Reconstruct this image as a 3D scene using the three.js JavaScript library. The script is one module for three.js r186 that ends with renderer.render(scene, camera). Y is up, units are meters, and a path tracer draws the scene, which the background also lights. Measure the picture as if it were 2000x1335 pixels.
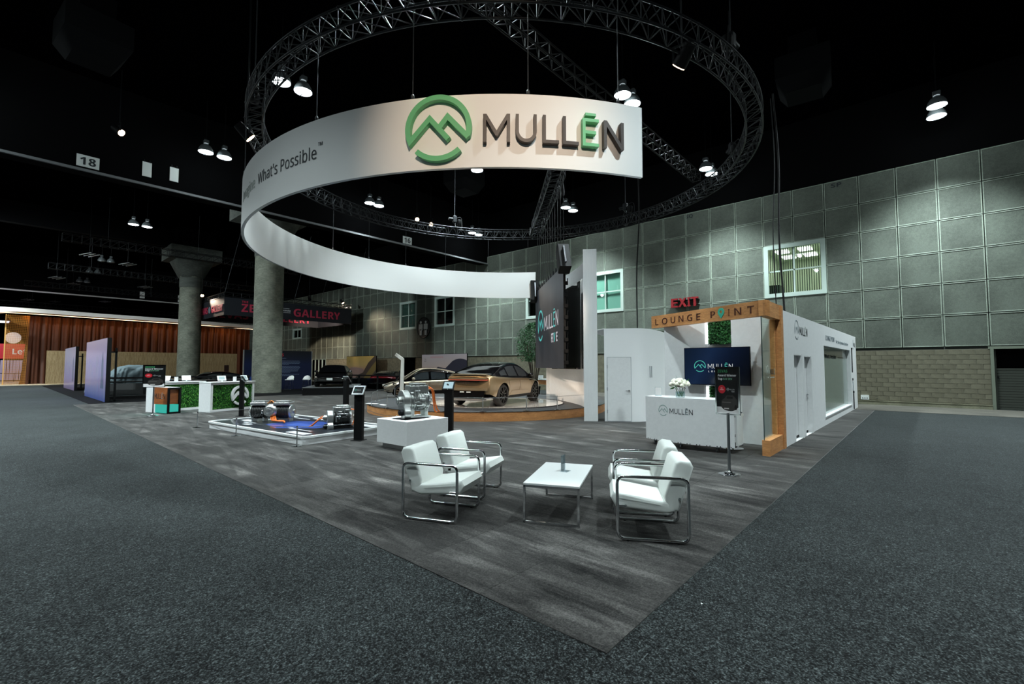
import * as THREE from 'three';
import { mergeGeometries, toCreasedNormals } from 'three/addons/utils/BufferGeometryUtils.js';
import { RoundedBoxGeometry } from 'three/addons/geometries/RoundedBoxGeometry.js';
import { TextGeometry } from 'three/addons/geometries/TextGeometry.js';
import { FontLoader } from 'three/addons/loaders/FontLoader.js';
import { RectAreaLightUniformsLib } from 'three/addons/lights/RectAreaLightUniformsLib.js';

// ---------------------------------------------------------------- camera, sky, light, exposure
const scene = new THREE.Scene();
scene.background = new THREE.Color(0x000000);
const camera = new THREE.PerspectiveCamera(72.81, 2000 / 1335, 0.05, 300);
camera.position.set(0, 1.75, 0);
camera.rotation.order = 'YXZ';
camera.rotation.set(0.0511, 0.7258, 0);
scene.add(camera);
const renderer = new THREE.WebGLRenderer({ antialias: true });
renderer.toneMapping = THREE.LinearToneMapping;
renderer.toneMappingExposure = 1.08;
renderer.shadowMap.enabled = true;
RectAreaLightUniformsLib.init();
const COOL = new THREE.Color(0.83, 0.97, 1.0), WARM = new THREE.Color(1.0, 0.8, 0.62);
const HIGH_BAY = 192;          // candela of one high-bay lamp
const SPILL = 4;               // stray light that leaves a lamp sideways
const Y_LAMP = 11.5;
function spot(x, y, z, tx, ty, tz, color, power, angle, penumbra, radius = 8) {
  const l = new THREE.SpotLight(color, power, 0, angle, penumbra, 2);
  l.position.set(x, y, z); l.target.position.set(tx, ty, tz);
  l.castShadow = true; l.shadow.radius = radius; l.shadow.mapSize.set(1024, 1024); l.shadow.bias = -0.0005;
  scene.add(l); scene.add(l.target);
  return l;
}

// ---------------------------------------------------------------- helpers
let seedState = 7;
const rnd = () => { seedState = (seedState + 0x6d2b79f5) | 0; let t = Math.imul(seedState ^ (seedState >>> 15), 1 | seedState); t = (t + Math.imul(t ^ (t >>> 7), 61 | t)) ^ t; return ((t ^ (t >>> 14)) >>> 0) / 4294967296; };
const rr = (a, b) => a + (b - a) * rnd();
const PI = Math.PI, V = (x, y, z) => new THREE.Vector3(x, y, z);
const taken = {};
function numbered(n) { if (!(n in taken)) { taken[n] = 0; return n; } taken[n]++; return n + '_' + String(taken[n]).padStart(3, '0'); }
function plain(g) { const q = g.index ? g.toNonIndexed() : g; for (const k of Object.keys(q.attributes)) if (!['position', 'normal', 'uv', 'color'].includes(k)) q.deleteAttribute(k); return q; }
function merge(list) {
  const l = list.map(plain); const col = l.some((g) => g.attributes.color);
  for (const g of l) { if (!g.attributes.uv) g.setAttribute('uv', new THREE.BufferAttribute(new Float32Array(g.attributes.position.count * 2), 2)); if (!col) g.deleteAttribute('color'); }
  return l.length === 1 ? l[0] : mergeGeometries(l, false);
}
// uv in metres from the dominant direction of each face
function muv(g0) {
  const g = plain(g0); const p = g.attributes.position, u = new Float32Array(p.count * 2), a = V(), b = V(), c = V();
  for (let i = 0; i < p.count; i += 3) {
    a.fromBufferAttribute(p, i); b.fromBufferAttribute(p, i + 1); c.fromBufferAttribute(p, i + 2);
    const n = b.clone().sub(a).cross(c.clone().sub(a)); const ax = Math.abs(n.x), ay = Math.abs(n.y), az = Math.abs(n.z);
    [a, b, c].forEach((v, k) => { const [s, t] = ay >= ax && ay >= az ? [v.x, v.z] : ax >= az ? [v.z, v.y] : [v.x, v.y]; u[(i + k) * 2] = s; u[(i + k) * 2 + 1] = t; });
  }
  g.setAttribute('uv', new THREE.BufferAttribute(u, 2)); return g;
}
const xf = (g, x = 0, y = 0, z = 0, rx = 0, ry = 0, rz = 0) => { if (rx) g.rotateX(rx); if (rz) g.rotateZ(rz); if (ry) g.rotateY(ry); return g.translate(x, y, z); };
const box = (w, h, d, x = 0, y = 0, z = 0, rx = 0, ry = 0, rz = 0) => xf(muv(new THREE.BoxGeometry(w, h, d)), x, y, z, rx, ry, rz);
const rbox = (w, h, d, x = 0, y = 0, z = 0, r = 0.01, seg = 2) => xf(plain(new RoundedBoxGeometry(w, h, d, seg, Math.min(r, w / 2.01, h / 2.01, d / 2.01))), x, y, z);
const cyl = (r1, r2, h, x = 0, y = 0, z = 0, rx = 0, ry = 0, rz = 0, seg = 20) => xf(plain(new THREE.CylinderGeometry(r1, r2, h, seg)), x, y, z, rx, ry, rz);
const sph = (r, x = 0, y = 0, z = 0, sx = 1, sy = 1, sz = 1, ws = 14, hs = 10) => xf(plain(new THREE.SphereGeometry(r, ws, hs)).scale(sx, sy, sz), x, y, z);
const lathe = (pts, seg = 32) => plain(new THREE.LatheGeometry(pts.map(([r, y]) => new THREE.Vector2(r, y)), seg));
function bar(a, b, r, seg = 6) { const A = V(...a), B = V(...b), d = B.clone().sub(A), g = plain(new THREE.CylinderGeometry(r, r, d.length(), seg)); g.applyQuaternion(new THREE.Quaternion().setFromUnitVectors(V(0, 1, 0), d.clone().normalize())); return g.translate((A.x + B.x) / 2, (A.y + B.y) / 2, (A.z + B.z) / 2); }
function tube(pts, r, seg = 40, rad = 8, closed = false, tension = 0.5) { return plain(new THREE.TubeGeometry(new THREE.CatmullRomCurve3(pts.map((p) => V(...p)), closed, 'catmullrom', tension), seg, r, rad, closed)); }
// tube through corners rounded with radius cr
function bentTube(pts, cr, r, closed = false, rad = 10) {
  const path = new THREE.CurvePath(), n = pts.length, P = pts.map((p) => V(...p)); const corner = [];
  for (let i = 0; i < n; i++) {
    const prev = P[(i + n - 1) % n], next = P[(i + 1) % n];
    if (!closed && (i === 0 || i === n - 1)) { corner.push([P[i], P[i]]); continue; }
    corner.push([P[i].clone().add(prev.clone().sub(P[i]).setLength(cr)), P[i].clone().add(next.clone().sub(P[i]).setLength(cr))]);
  }
  for (let i = 0; i < (closed ? n : n - 1); i++) {
    const a = corner[i], b = corner[(i + 1) % n];
    path.add(new THREE.LineCurve3(a[1], b[0]));
    if (closed || i + 1 < n - 1) path.add(new THREE.QuadraticBezierCurve3(b[0], P[(i + 1) % n], b[1]));
  }
  const spaced = []; path.curves.forEach((c, i) => { const k = c instanceof THREE.LineCurve3 ? 1 : 6; for (let j = 0; j < k; j++) spaced.push(c.getPoint(j / k)); });
  if (!closed) spaced.push(P[n - 1]);
  // sweep by hand so that straight runs stay straight
  const m = spaced.length, pos = [], nor = [], idx = []; let up = null;
  for (let i = 0; i < m; i++) {
    const a = spaced[closed ? (i + m - 1) % m : Math.max(0, i - 1)], b = spaced[closed ? (i + 1) % m : Math.min(m - 1, i + 1)], t = b.clone().sub(a).normalize();
    if (!up) { up = Math.abs(t.y) < 0.9 ? V(0, 1, 0) : V(1, 0, 0); }
    up = up.clone().sub(t.clone().multiplyScalar(up.dot(t))).normalize(); const side = t.clone().cross(up);
    for (let k = 0; k < rad; k++) { const q = k / rad * 2 * PI, d = up.clone().multiplyScalar(Math.cos(q)).add(side.clone().multiplyScalar(Math.sin(q))); nor.push(d.x, d.y, d.z); pos.push(spaced[i].x + d.x * r, spaced[i].y + d.y * r, spaced[i].z + d.z * r); }
  }
  for (let i = 0; i < (closed ? m : m - 1); i++) for (let k = 0; k < rad; k++) { const a = i * rad + k, b = i * rad + (k + 1) % rad, c = ((i + 1) % m) * rad + k, d = ((i + 1) % m) * rad + (k + 1) % rad; idx.push(a, b, c, b, d, c); }
  const g = new THREE.BufferGeometry(); g.setAttribute('position', new THREE.Float32BufferAttribute(pos, 3)); g.setAttribute('normal', new THREE.Float32BufferAttribute(nor, 3)); g.setIndex(idx);
  return plain(g);
}
function grid(nu, nv, fn, uvScale) {   // surface from fn(u, v) -> [x, y, z], smooth normals
  const pos = [], uv = [], idx = [];
  for (let i = 0; i <= nu; i++) for (let j = 0; j <= nv; j++) { pos.push(...fn(i / nu, j / nv)); uv.push(i / nu * (uvScale?.[0] ?? 1), j / nv * (uvScale?.[1] ?? 1)); }
  for (let i = 0; i < nu; i++) for (let j = 0; j < nv; j++) { const a = i * (nv + 1) + j, b = a + nv + 1; idx.push(a, b, a + 1, b, b + 1, a + 1); }
  const g = new THREE.BufferGeometry(); g.setAttribute('position', new THREE.Float32BufferAttribute(pos, 3)); g.setAttribute('uv', new THREE.Float32BufferAttribute(uv, 2)); g.setIndex(idx); g.computeVertexNormals();
  return plain(g);
}
function extr(points, depth, bevel = 0) { const s = points instanceof THREE.Shape ? points : new THREE.Shape(points.map(([x, y]) => new THREE.Vector2(x, y))); return plain(new THREE.ExtrudeGeometry(s, { depth, curveSegments: 20, bevelEnabled: bevel > 0, bevelSize: bevel, bevelThickness: bevel, bevelSegments: 2 })); }
function mesh(name, geo, mat, parent = scene) {
  const m = new THREE.Mesh(Array.isArray(geo) ? merge(geo) : geo, mat); m.name = parent === scene ? numbered(name) : name; m.castShadow = m.receiveShadow = true; parent.add(m); return m;
}
function tag(o, label, category, group) { o.userData.label = label; o.userData.category = category; if (group) o.userData.group = group; return o; }
function thing(name, label, category, pos = [0, 0, 0], turn = 0, group) { const o = new THREE.Group(); o.name = numbered(name); o.position.set(...pos); o.rotation.y = turn; scene.add(o); return tag(o, label, category, group); }
function struct(name, geo, mat, label, category) { const m = mesh(name, geo, mat); m.userData.kind = 'structure'; if (label) tag(m, label, category); return m; }
function dup(o, label, pos, turn) { const c = o.clone(); c.name = numbered(o.name.replace(/_\d{3}$/, '')); c.userData = { ...o.userData, label }; if (pos) c.position.set(...pos); if (turn !== undefined) c.rotation.y = turn; scene.add(c); return c; }
const stuff = (o) => { o.userData.kind = 'stuff'; return o; };

// ---------------------------------------------------------------- textures
function noiseGrid(n, seed) { const a = new Float32Array(n * n); let s = seed * 7919 + 13; for (let i = 0; i < n * n; i++) { s = (Math.imul(s, 1664525) + 1013904223) | 0; a[i] = (s >>> 8) / 16777216; } return (x, y) => { const fx = x * n, fy = y * n, ix = Math.floor(fx), iy = Math.floor(fy), u = fx - ix, v = fy - iy, uu = u * u * (3 - 2 * u), vv = v * v * (3 - 2 * v), X = ((ix % n) + n) % n, Y = ((iy % n) + n) % n, X1 = (X + 1) % n, Y1 = (Y + 1) % n; return (a[Y * n + X] * (1 - uu) + a[Y * n + X1] * uu) * (1 - vv) + (a[Y1 * n + X] * (1 - uu) + a[Y1 * n + X1] * uu) * vv; }; }
function dataTex(w, h, fn, metresU = 1, metresV = metresU, srgb = true) {
  const d = new Uint8Array(w * h * 4);
  for (let y = 0; y < h; y++) for (let x = 0; x < w; x++) { const c = fn(x / w, y / h), i = (y * w + x) * 4; for (let k = 0; k < 3; k++) d[i + k] = Math.max(0, Math.min(255, c[k] * 255)); d[i + 3] = 255; }
  const t = new THREE.DataTexture(d, w, h, THREE.RGBAFormat); t.magFilter = THREE.LinearFilter; t.minFilter = THREE.LinearMipmapLinearFilter; t.generateMipmaps = true; t.wrapS = t.wrapT = THREE.RepeatWrapping; t.repeat.set(1 / metresU, 1 / metresV); if (srgb) t.colorSpace = THREE.SRGBColorSpace; t.needsUpdate = true; return t;
}
function canvasTex(w, h, draw) { const c = document.createElement('canvas'); c.width = w; c.height = h; draw(c.getContext('2d'), w, h); const t = new THREE.CanvasTexture(c); t.colorSpace = THREE.SRGBColorSpace; return t; }
const std = (color, roughness = 0.7, metalness = 0, extra = {}) => new THREE.MeshStandardMaterial({ color, roughness, metalness, ...extra });
const phy = (color, roughness, extra = {}) => new THREE.MeshPhysicalMaterial({ color, roughness, ...extra });
const n8 = noiseGrid(8, 1), n16 = noiseGrid(16, 2), n32 = noiseGrid(32, 3), n64 = noiseGrid(64, 4), n128 = noiseGrid(128, 5), n256 = noiseGrid(256, 6), n512 = noiseGrid(512, 7), n1k = noiseGrid(1024, 8);
const aisleTex = dataTex(2048, 2048, (x, y) => { const big = (n8(x, y) - 0.5) * 0.05 + (n32(x, y) - 0.5) * 0.035; const f = (Math.pow(n1k(x, y), 2.2) - 0.3) * 0.42 + (n512(x + 0.3, y + 0.1) - 0.5) * 0.2 + (n256(x, y) - 0.5) * 0.05; const v = 0.168 + big * 0.7 + f * 0.8; return [v * 0.93, v * 1.0, v * 1.0]; }, 6.4);
const boothTex = (() => {
  // brushed pile: fine grain, streaks along the roll and the wedge marks of the vacuum cleaner
  const marks = new Float32Array(512 * 512);
  let s = 99; const r = () => { s = (Math.imul(s, 1664525) + 1013904223) | 0; return (s >>> 8) / 16777216; };
  for (let k = 0; k < 420; k++) {
    const x0 = r() * 512, y0 = r() * 512, L = 45 + r() * 75, w = 7 + r() * 13, a = (r() < 0.6 ? 1 : -0.8) * (0.035 + r() * 0.075), dir = r() < 0.5 ? 1 : -1;
    for (let i = 0; i < L; i++) { const t = i / L, hw = w * t * 0.5; for (let j = -Math.ceil(hw) - 2; j <= hw + 2; j++) { const e = Math.max(0, Math.min(1, hw + 1 - Math.abs(j))) * Math.min(1, (1 - t) * 6); const X = ((Math.round(x0 + dir * i) % 512) + 512) % 512, Y = ((Math.round(y0 + j + i * 0.12) % 512) + 512) % 512; marks[Y * 512 + X] += a * e * (0.4 + 0.6 * t); } }
  }
  const mk = (x, y) => { const fx = x * 512, fy = y * 512, ix = Math.floor(fx) % 512, iy = Math.floor(fy) % 512, u = fx % 1, v = fy % 1, x1 = (ix + 1) % 512, y1 = (iy + 1) % 512; return (marks[iy * 512 + ix] * (1 - u) + marks[iy * 512 + x1] * u) * (1 - v) + (marks[y1 * 512 + ix] * (1 - u) + marks[y1 * 512 + x1] * u) * v; };
  return dataTex(2048, 2048, (x, y) => { const str = (n64(x * 0.5, y * 4) - 0.5) * 0.045 + (n256(x * 0.25, y * 2) - 0.5) * 0.05; const f = (n1k(x, y) - 0.5) * 0.13 + (n512(x, y) - 0.5) * 0.06; const v = 0.212 + (n16(x, y) - 0.5) * 0.05 + str + f + mk(x, y); return [v * 1.0, v * 0.978, v * 0.95]; }, 7.2);
})();
const panelTex = dataTex(512, 512, (x, y) => { const v = 0.9 + (n8(x, y) - 0.5) * 0.22 + (n64(x, y) - 0.5) * 0.07 + (n256(x, y) - 0.5) * 0.12 + (n512(x, y) - .5) * .1; return [v, v * 0.995, v * 0.97]; }, 5.3);
const blockTex = dataTex(512, 512, (x, y) => { const v = 0.86 + (n16(x, y) - 0.5) * 0.16 + (n128(x, y) - 0.5) * 0.1 + (n512(x, y) - 0.5) * 0.12; return [v, v * 0.985, v * 0.93]; }, 2.4);
const concreteTex = dataTex(512, 512, (x, y) => { const v = 0.62 + (n8(x, y) - 0.5) * 0.16 + (n32(x, y * 2) - 0.5) * 0.12 + (n128(x, y) - 0.5) * 0.07 + (n512(x, y) - 0.5) * 0.08; return [v * 0.99, v, v * 0.95]; }, 3.4);
const woodTex = dataTex(512, 512, (x, y) => { const g = (n256(x * 0.12, y) - 0.5) * 0.12 + (n64(x * 0.1, y) - 0.5) * 0.09 + (n16(x * 0.3, y) - 0.5) * 0.07; return [0.78 + g, 0.545 + g * 0.9, 0.335 + g * 0.7]; }, 1.2);
const oakTex = dataTex(512, 512, (x, y) => { const slat = ((x * 40) % 1) < 0.12 ? -0.12 : 0; const g = (n256(x, y * 0.1) - 0.5) * 0.12 + (n64(x, y * 0.1) - 0.5) * 0.1 + slat; return [0.62 + g, 0.52 + g, 0.37 + g]; }, 3);
const plasterTex = dataTex(256, 256, (x, y) => { const v = 0.955 + (n32(x, y) - 0.5) * 0.02 + (n256(x, y) - 0.5) * 0.025; return [v, v, v]; }, 1.5);
const leatherBump = dataTex(256, 256, (x, y) => { const v = 0.5 + (n128(x, y) - 0.5) * 0.5 + (n256(x, y) - 0.5) * 0.5; return [v, v, v]; }, 0.12, 0.12, false);

// ---------------------------------------------------------------- materials
const M = {
  aisle: phy(0xffffff, 0.96, { map: aisleTex, specularIntensity: 0.3, sheen: 0.6, sheenColor: new THREE.Color(0.34, 0.38, 0.38), sheenRoughness: 0.6 }), booth: phy(0xffffff, 0.93, { map: boothTex, specularIntensity: 0.3, sheen: 1, sheenColor: new THREE.Color(0.8, 0.79, 0.77), sheenRoughness: 0.55 }), strip: std(0x56534d, 0.95, 0, { map: panelTex }), blackCarpet: phy(0x0b0b0d, 0.95, { specularIntensity: 0.2 }),
  white: std(0xf2f3f3, 0.62, 0, { map: plasterTex }), gloss: phy(0xf4f5f5, 0.35, { map: plasterTex, clearcoat: 0.3, clearcoatRoughness: 0.25 }), vinyl: std(0xf1f1ef, 0.55),
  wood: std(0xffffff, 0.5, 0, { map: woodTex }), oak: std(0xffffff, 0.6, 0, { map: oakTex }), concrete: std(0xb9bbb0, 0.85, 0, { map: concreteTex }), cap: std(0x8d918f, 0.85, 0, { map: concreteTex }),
  black: phy(0x0a0a0b, 0.6, { specularIntensity: 0.4 }), matte: phy(0x040405, 0.9, { specularIntensity: 0.15 }), hall: phy(0x020203, 0.95, { specularIntensity: 0 }), gloomy: phy(0x0d0e0f, 0.85, { specularIntensity: 0.1 }), blackGloss: phy(0x050506, 0.07),
  chrome: std(0xd6d8da, 0.1, 1), steel: std(0x9fa3a6, 0.32, 1), alu: std(0xc3c6c8, 0.4, 0.9), trussMetal: std(0x26282a, 0.4, 0.7), darkMetal: std(0x1d1f21, 0.45, 0.7), cable: std(0x3a3c3e, 0.5, 0.6), rope: std(0x0b0b0b, 0.8),
  leather: phy(0xe4e8e3, 0.42, { bumpMap: leatherBump, bumpScale: 0.0006, clearcoat: 0.15, clearcoatRoughness: 0.4 }), whiteTop: phy(0xe9eceb, 0.3, { clearcoat: 0.2 }),
  green: std(0x6abd84, 0.45), brown: std(0x3a302b, 0.45), ink: std(0x1e2428, 0.6), teal: std(0x3fb79c, 0.5), greyInk: std(0x74838a, 0.6), paleInk: std(0xb4bcb4, 0.6), red: std(0x86121a, 0.5), redInk: std(0xb3304a, 0.6), whiteInk: std(0xe8e8e8, 0.6), darkRedWood: std(0x4a1d10, 0.6),
  glass: phy(0xf2faf6, 0.02, { transmission: 1, thickness: 0, ior: 1.45 }), smoke: phy(0x6f7a78, 0.05, { transmission: 1, thickness: 0, ior: 1.45 }), acrylic: phy(0xeef4f6, 0.04, { transmission: 1, thickness: 0, ior: 1.49 }),
  panelVC: std(0xffffff, 0.85, 0, { map: panelTex, vertexColors: true }), block: std(0x7c7a6c, 0.9, 0, { map: blockTex }), blockB: std(0x787668, 0.9, 0, { map: blockTex }), blockC: std(0x807e70, 0.9, 0, { map: blockTex }), mortar: std(0x7b796c, 0.95), windowFrame: std(0xb4c4bb, 0.6), joint: std(0x3b403b, 0.9), shutter: std(0x3c4039, 0.6, 0.3), plate: std(0xd8ddda, 0.6),
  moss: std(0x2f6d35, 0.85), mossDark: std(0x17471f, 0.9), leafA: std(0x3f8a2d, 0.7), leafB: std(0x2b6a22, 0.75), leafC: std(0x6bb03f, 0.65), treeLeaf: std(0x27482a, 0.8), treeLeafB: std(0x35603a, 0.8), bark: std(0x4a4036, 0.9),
  led: (c, k) => new THREE.MeshStandardMaterial({ color: 0x000000, emissive: c, emissiveIntensity: k, roughness: 0.5 }),
  tyre: std(0x0c0c0d, 0.75), orange: std(0xd86a1e, 0.5), cell: std(0x3c3d3c, 0.45, 0.6), castMetal: std(0xb4b7b5, 0.34, 0.85),
};
const font = await new FontLoader().loadAsync('fonts/droid/droid_sans_regular.typeface.json');
const fontBold = await new FontLoader().loadAsync('fonts/droid/droid_sans_bold.typeface.json');
// text as a thin solid, lower left corner at the origin, scaled to width w and height h (height of capitals)
function textGeo(str, w, h, depth = 0.004, bold = false) {
  const g = new TextGeometry(str, { font: bold ? fontBold : font, size: 1, depth: 1, curveSegments: 5 }); g.computeBoundingBox(); const b = g.boundingBox;
  g.translate(-b.min.x, 0, 0); g.scale(w / (b.max.x - b.min.x), h / (1.0 * 0.72) * 0.72, depth); return plain(g);
}
// ribbon of constant width along a polyline, mitred, as points of an outline
function ribbon(pts, t) {
  const n = pts.length, L = [], R = [];
  for (let i = 0; i < n; i++) {
    const p = pts[i], a = pts[Math.max(0, i - 1)], b = pts[Math.min(n - 1, i + 1)]; let d1 = [p[0] - a[0], p[1] - a[1]], d2 = [b[0] - p[0], b[1] - p[1]]; if (i === 0) d1 = d2; if (i === n - 1) d2 = d1;
    const l1 = Math.hypot(...d1), l2 = Math.hypot(...d2), n1 = [-d1[1] / l1, d1[0] / l1], n2 = [-d2[1] / l2, d2[0] / l2]; let m = [n1[0] + n2[0], n1[1] + n2[1]]; const lm = Math.hypot(...m); m = [m[0] / lm, m[1] / lm]; const k = t / 2 / Math.max(0.35, m[0] * n1[0] + m[1] * n1[1]);
    L.push([p[0] + m[0] * k, p[1] + m[1] * k]); R.push([p[0] - m[0] * k, p[1] - m[1] * k]);
  }
  return [...L, ...R.reverse()];
}
const arcPts = (r, a0, a1, n, cx = 0, cy = 0) => Array.from({ length: n + 1 }, (_, i) => { const a = (a0 + (a1 - a0) * i / n) * PI / 180; return [cx + r * Math.cos(a), cy + r * Math.sin(a)]; });
// round emblem with two peaks, radius 1 about the origin; returns the strokes [dome and ridge, second peak, lower arc]
function emblem(t, depth) {
  const dome = arcPts(0.94, -17, 203, 44); const first = dome[0], last = dome[dome.length - 1];
  return [extr(ribbon([[first[0], first[1]], ...dome.slice(1, -1), [last[0], last[1]], [-0.25, 0.3], [0.32, -0.36]], t), depth), extr(ribbon([[0.0, -0.05], [0.3, 0.33], [first[0] + 0.015, first[1] - 0.05]], t), depth), extr(ribbon(arcPts(0.94, 226, 314, 18), t), depth)];
}
// capital letters, height 1, thin geometric strokes: [outline, advance]
const LET = {
  M: () => [[[0, 0], [0, 1], [0.13, 1], [0.525, 0.4], [0.92, 1], [1.05, 1], [1.05, 0], [0.93, 0], [0.93, 0.79], [0.56, 0.22], [0.49, 0.22], [0.12, 0.79], [0.12, 0]], 1.27],
  U: () => [[[0, 1], ...arcPts(0.41, 180, 360, 20, 0.41, 0.41), [0.82, 1], [0.7, 1], ...arcPts(0.29, 360, 180, 20, 0.41, 0.41), [0.12, 1]], 1.06],
  L: () => [[[0, 0], [0.64, 0], [0.64, 0.115], [0.12, 0.115], [0.12, 1], [0, 1]], 0.8],
  E: () => [[[0, 0], [0.68, 0], [0.68, 0.115], [0.12, 0.115], [0.12, 0.445], [0.56, 0.445], [0.56, 0.56], [0.12, 0.56], [0.12, 0.885], [0.68, 0.885], [0.68, 1], [0, 1]], 0.9],
  N: () => [[[0, 0], [0, 1], [0.13, 1], [0.75, 0.21], [0.75, 1], [0.87, 1], [0.87, 0], [0.74, 0], [0.12, 0.79], [0.12, 0]], 0.87],
};
// the name on the stand as separate letters: calls put(geometry, isGreen) for each; total width w, height h
function nameLetters(w, h, depth, put) {
  let x = 0; const total = 1.27 + 1.06 + 0.8 + 0.8 + 0.9 + 0.87, k = w / total;
  for (const ch of 'MULLEN') { const [pts, adv] = LET[ch](); const g = [extr(pts, depth / h)]; if (ch === 'E') g.push(extr([[0.12, 1.1], [0.56, 1.1], [0.56, 1.2], [0.12, 1.2]], depth / h)); const geo = merge(g); geo.scale(k, h, h); geo.translate(x * k, 0, 0); put(geo, ch === 'E'); x += adv; }
}
// the whole flat sign (emblem + name) lying in the xy plane, width about 3.1 * R; parts added to parent
function logoOn(parent, R, depth, mats, t = 0.12) {
  const e = mesh('emblem', merge(emblem(t, depth / R)).scale(R, R, R), mats[0], parent); const out = [e];
  nameLetters(R * 4.05, R * 0.84, depth, (g, isE) => out.push(mesh('letter', g.translate(R * 1.35, -R * 0.44, 0), isE ? mats[2] : mats[1], parent)));
  return out;
}
function drawLogo(c, x, y, R, teal, white, lw = 0.11) {   // same mark drawn on a canvas, y down
  c.lineWidth = R * lw; c.strokeStyle = teal; c.lineJoin = 'miter'; c.beginPath(); c.arc(x, y, R * 0.94, 17 * PI / 180, 157 * PI / 180, true); c.lineTo(x - 0.25 * R, y - 0.3 * R); c.lineTo(x + 0.32 * R, y + 0.36 * R); c.stroke();
  c.beginPath(); c.moveTo(x, y + 0.05 * R); c.lineTo(x + 0.3 * R, y - 0.33 * R); c.lineTo(x + 0.9 * R, y + 0.3 * R); c.stroke(); c.beginPath(); c.arc(x, y, R * 0.94, 46 * PI / 180, 134 * PI / 180); c.stroke();
  let px = x + 1.35 * R; const k = R * 4.05 / 5.7, h = R * 0.84; for (const ch of 'MULLEN') { const [pts, adv] = LET[ch](); c.fillStyle = ch === 'E' ? teal : white; c.beginPath(); pts.forEach(([a, b], i) => c[i ? 'lineTo' : 'moveTo'](px + a * k, y + R * 0.44 - b * h)); c.fill(); if (ch === 'E') c.fillRect(px + 0.12 * k, y + R * 0.44 - 1.2 * h, 0.44 * k, 0.1 * h); px += adv * k; }
}
// ================================================================ THE HALL
const P = 1.3407, X0 = -2.009, YT = 10.583, ZW = -26.54, ROOM = { x0: -112, x1: 13, z1: 13, top: 14 };
struct('floor', [muv(new THREE.BoxGeometry(ROOM.x1 - ROOM.x0 + 0.6, 0.3, ROOM.z1 - ZW + 4.6)).translate((ROOM.x0 + ROOM.x1) / 2, -0.15, (ROOM.z1 + ZW) / 2 - 2)].map(muv), M.aisle, 'dark speckled aisle carpet across the whole hall', 'floor');
struct('ceiling', box(ROOM.x1 - ROOM.x0 + 0.6, 0.3, ROOM.z1 - ZW + 0.6, (ROOM.x0 + ROOM.x1) / 2, ROOM.top + 0.15, (ROOM.z1 + ZW) / 2), M.hall, 'black hall ceiling lost in the dark', 'ceiling');
struct('wall_front', box(ROOM.x1 - ROOM.x0, ROOM.top, 0.3, (ROOM.x0 + ROOM.x1) / 2, ROOM.top / 2, ROOM.z1 + 0.15), M.gloomy, 'dark hall wall behind the viewer', 'wall');
struct('wall_right', box(0.3, ROOM.top, ROOM.z1 - ZW, ROOM.x1 + 0.15, ROOM.top / 2, (ROOM.z1 + ZW) / 2), M.gloomy, 'dark hall wall far on the right', 'wall');
struct('wall_left', box(0.3, ROOM.top, ROOM.z1 - ZW, ROOM.x0 - 0.15, ROOM.top / 2, (ROOM.z1 + ZW) / 2), M.hall, 'far dark end wall of the hall', 'wall');

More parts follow.
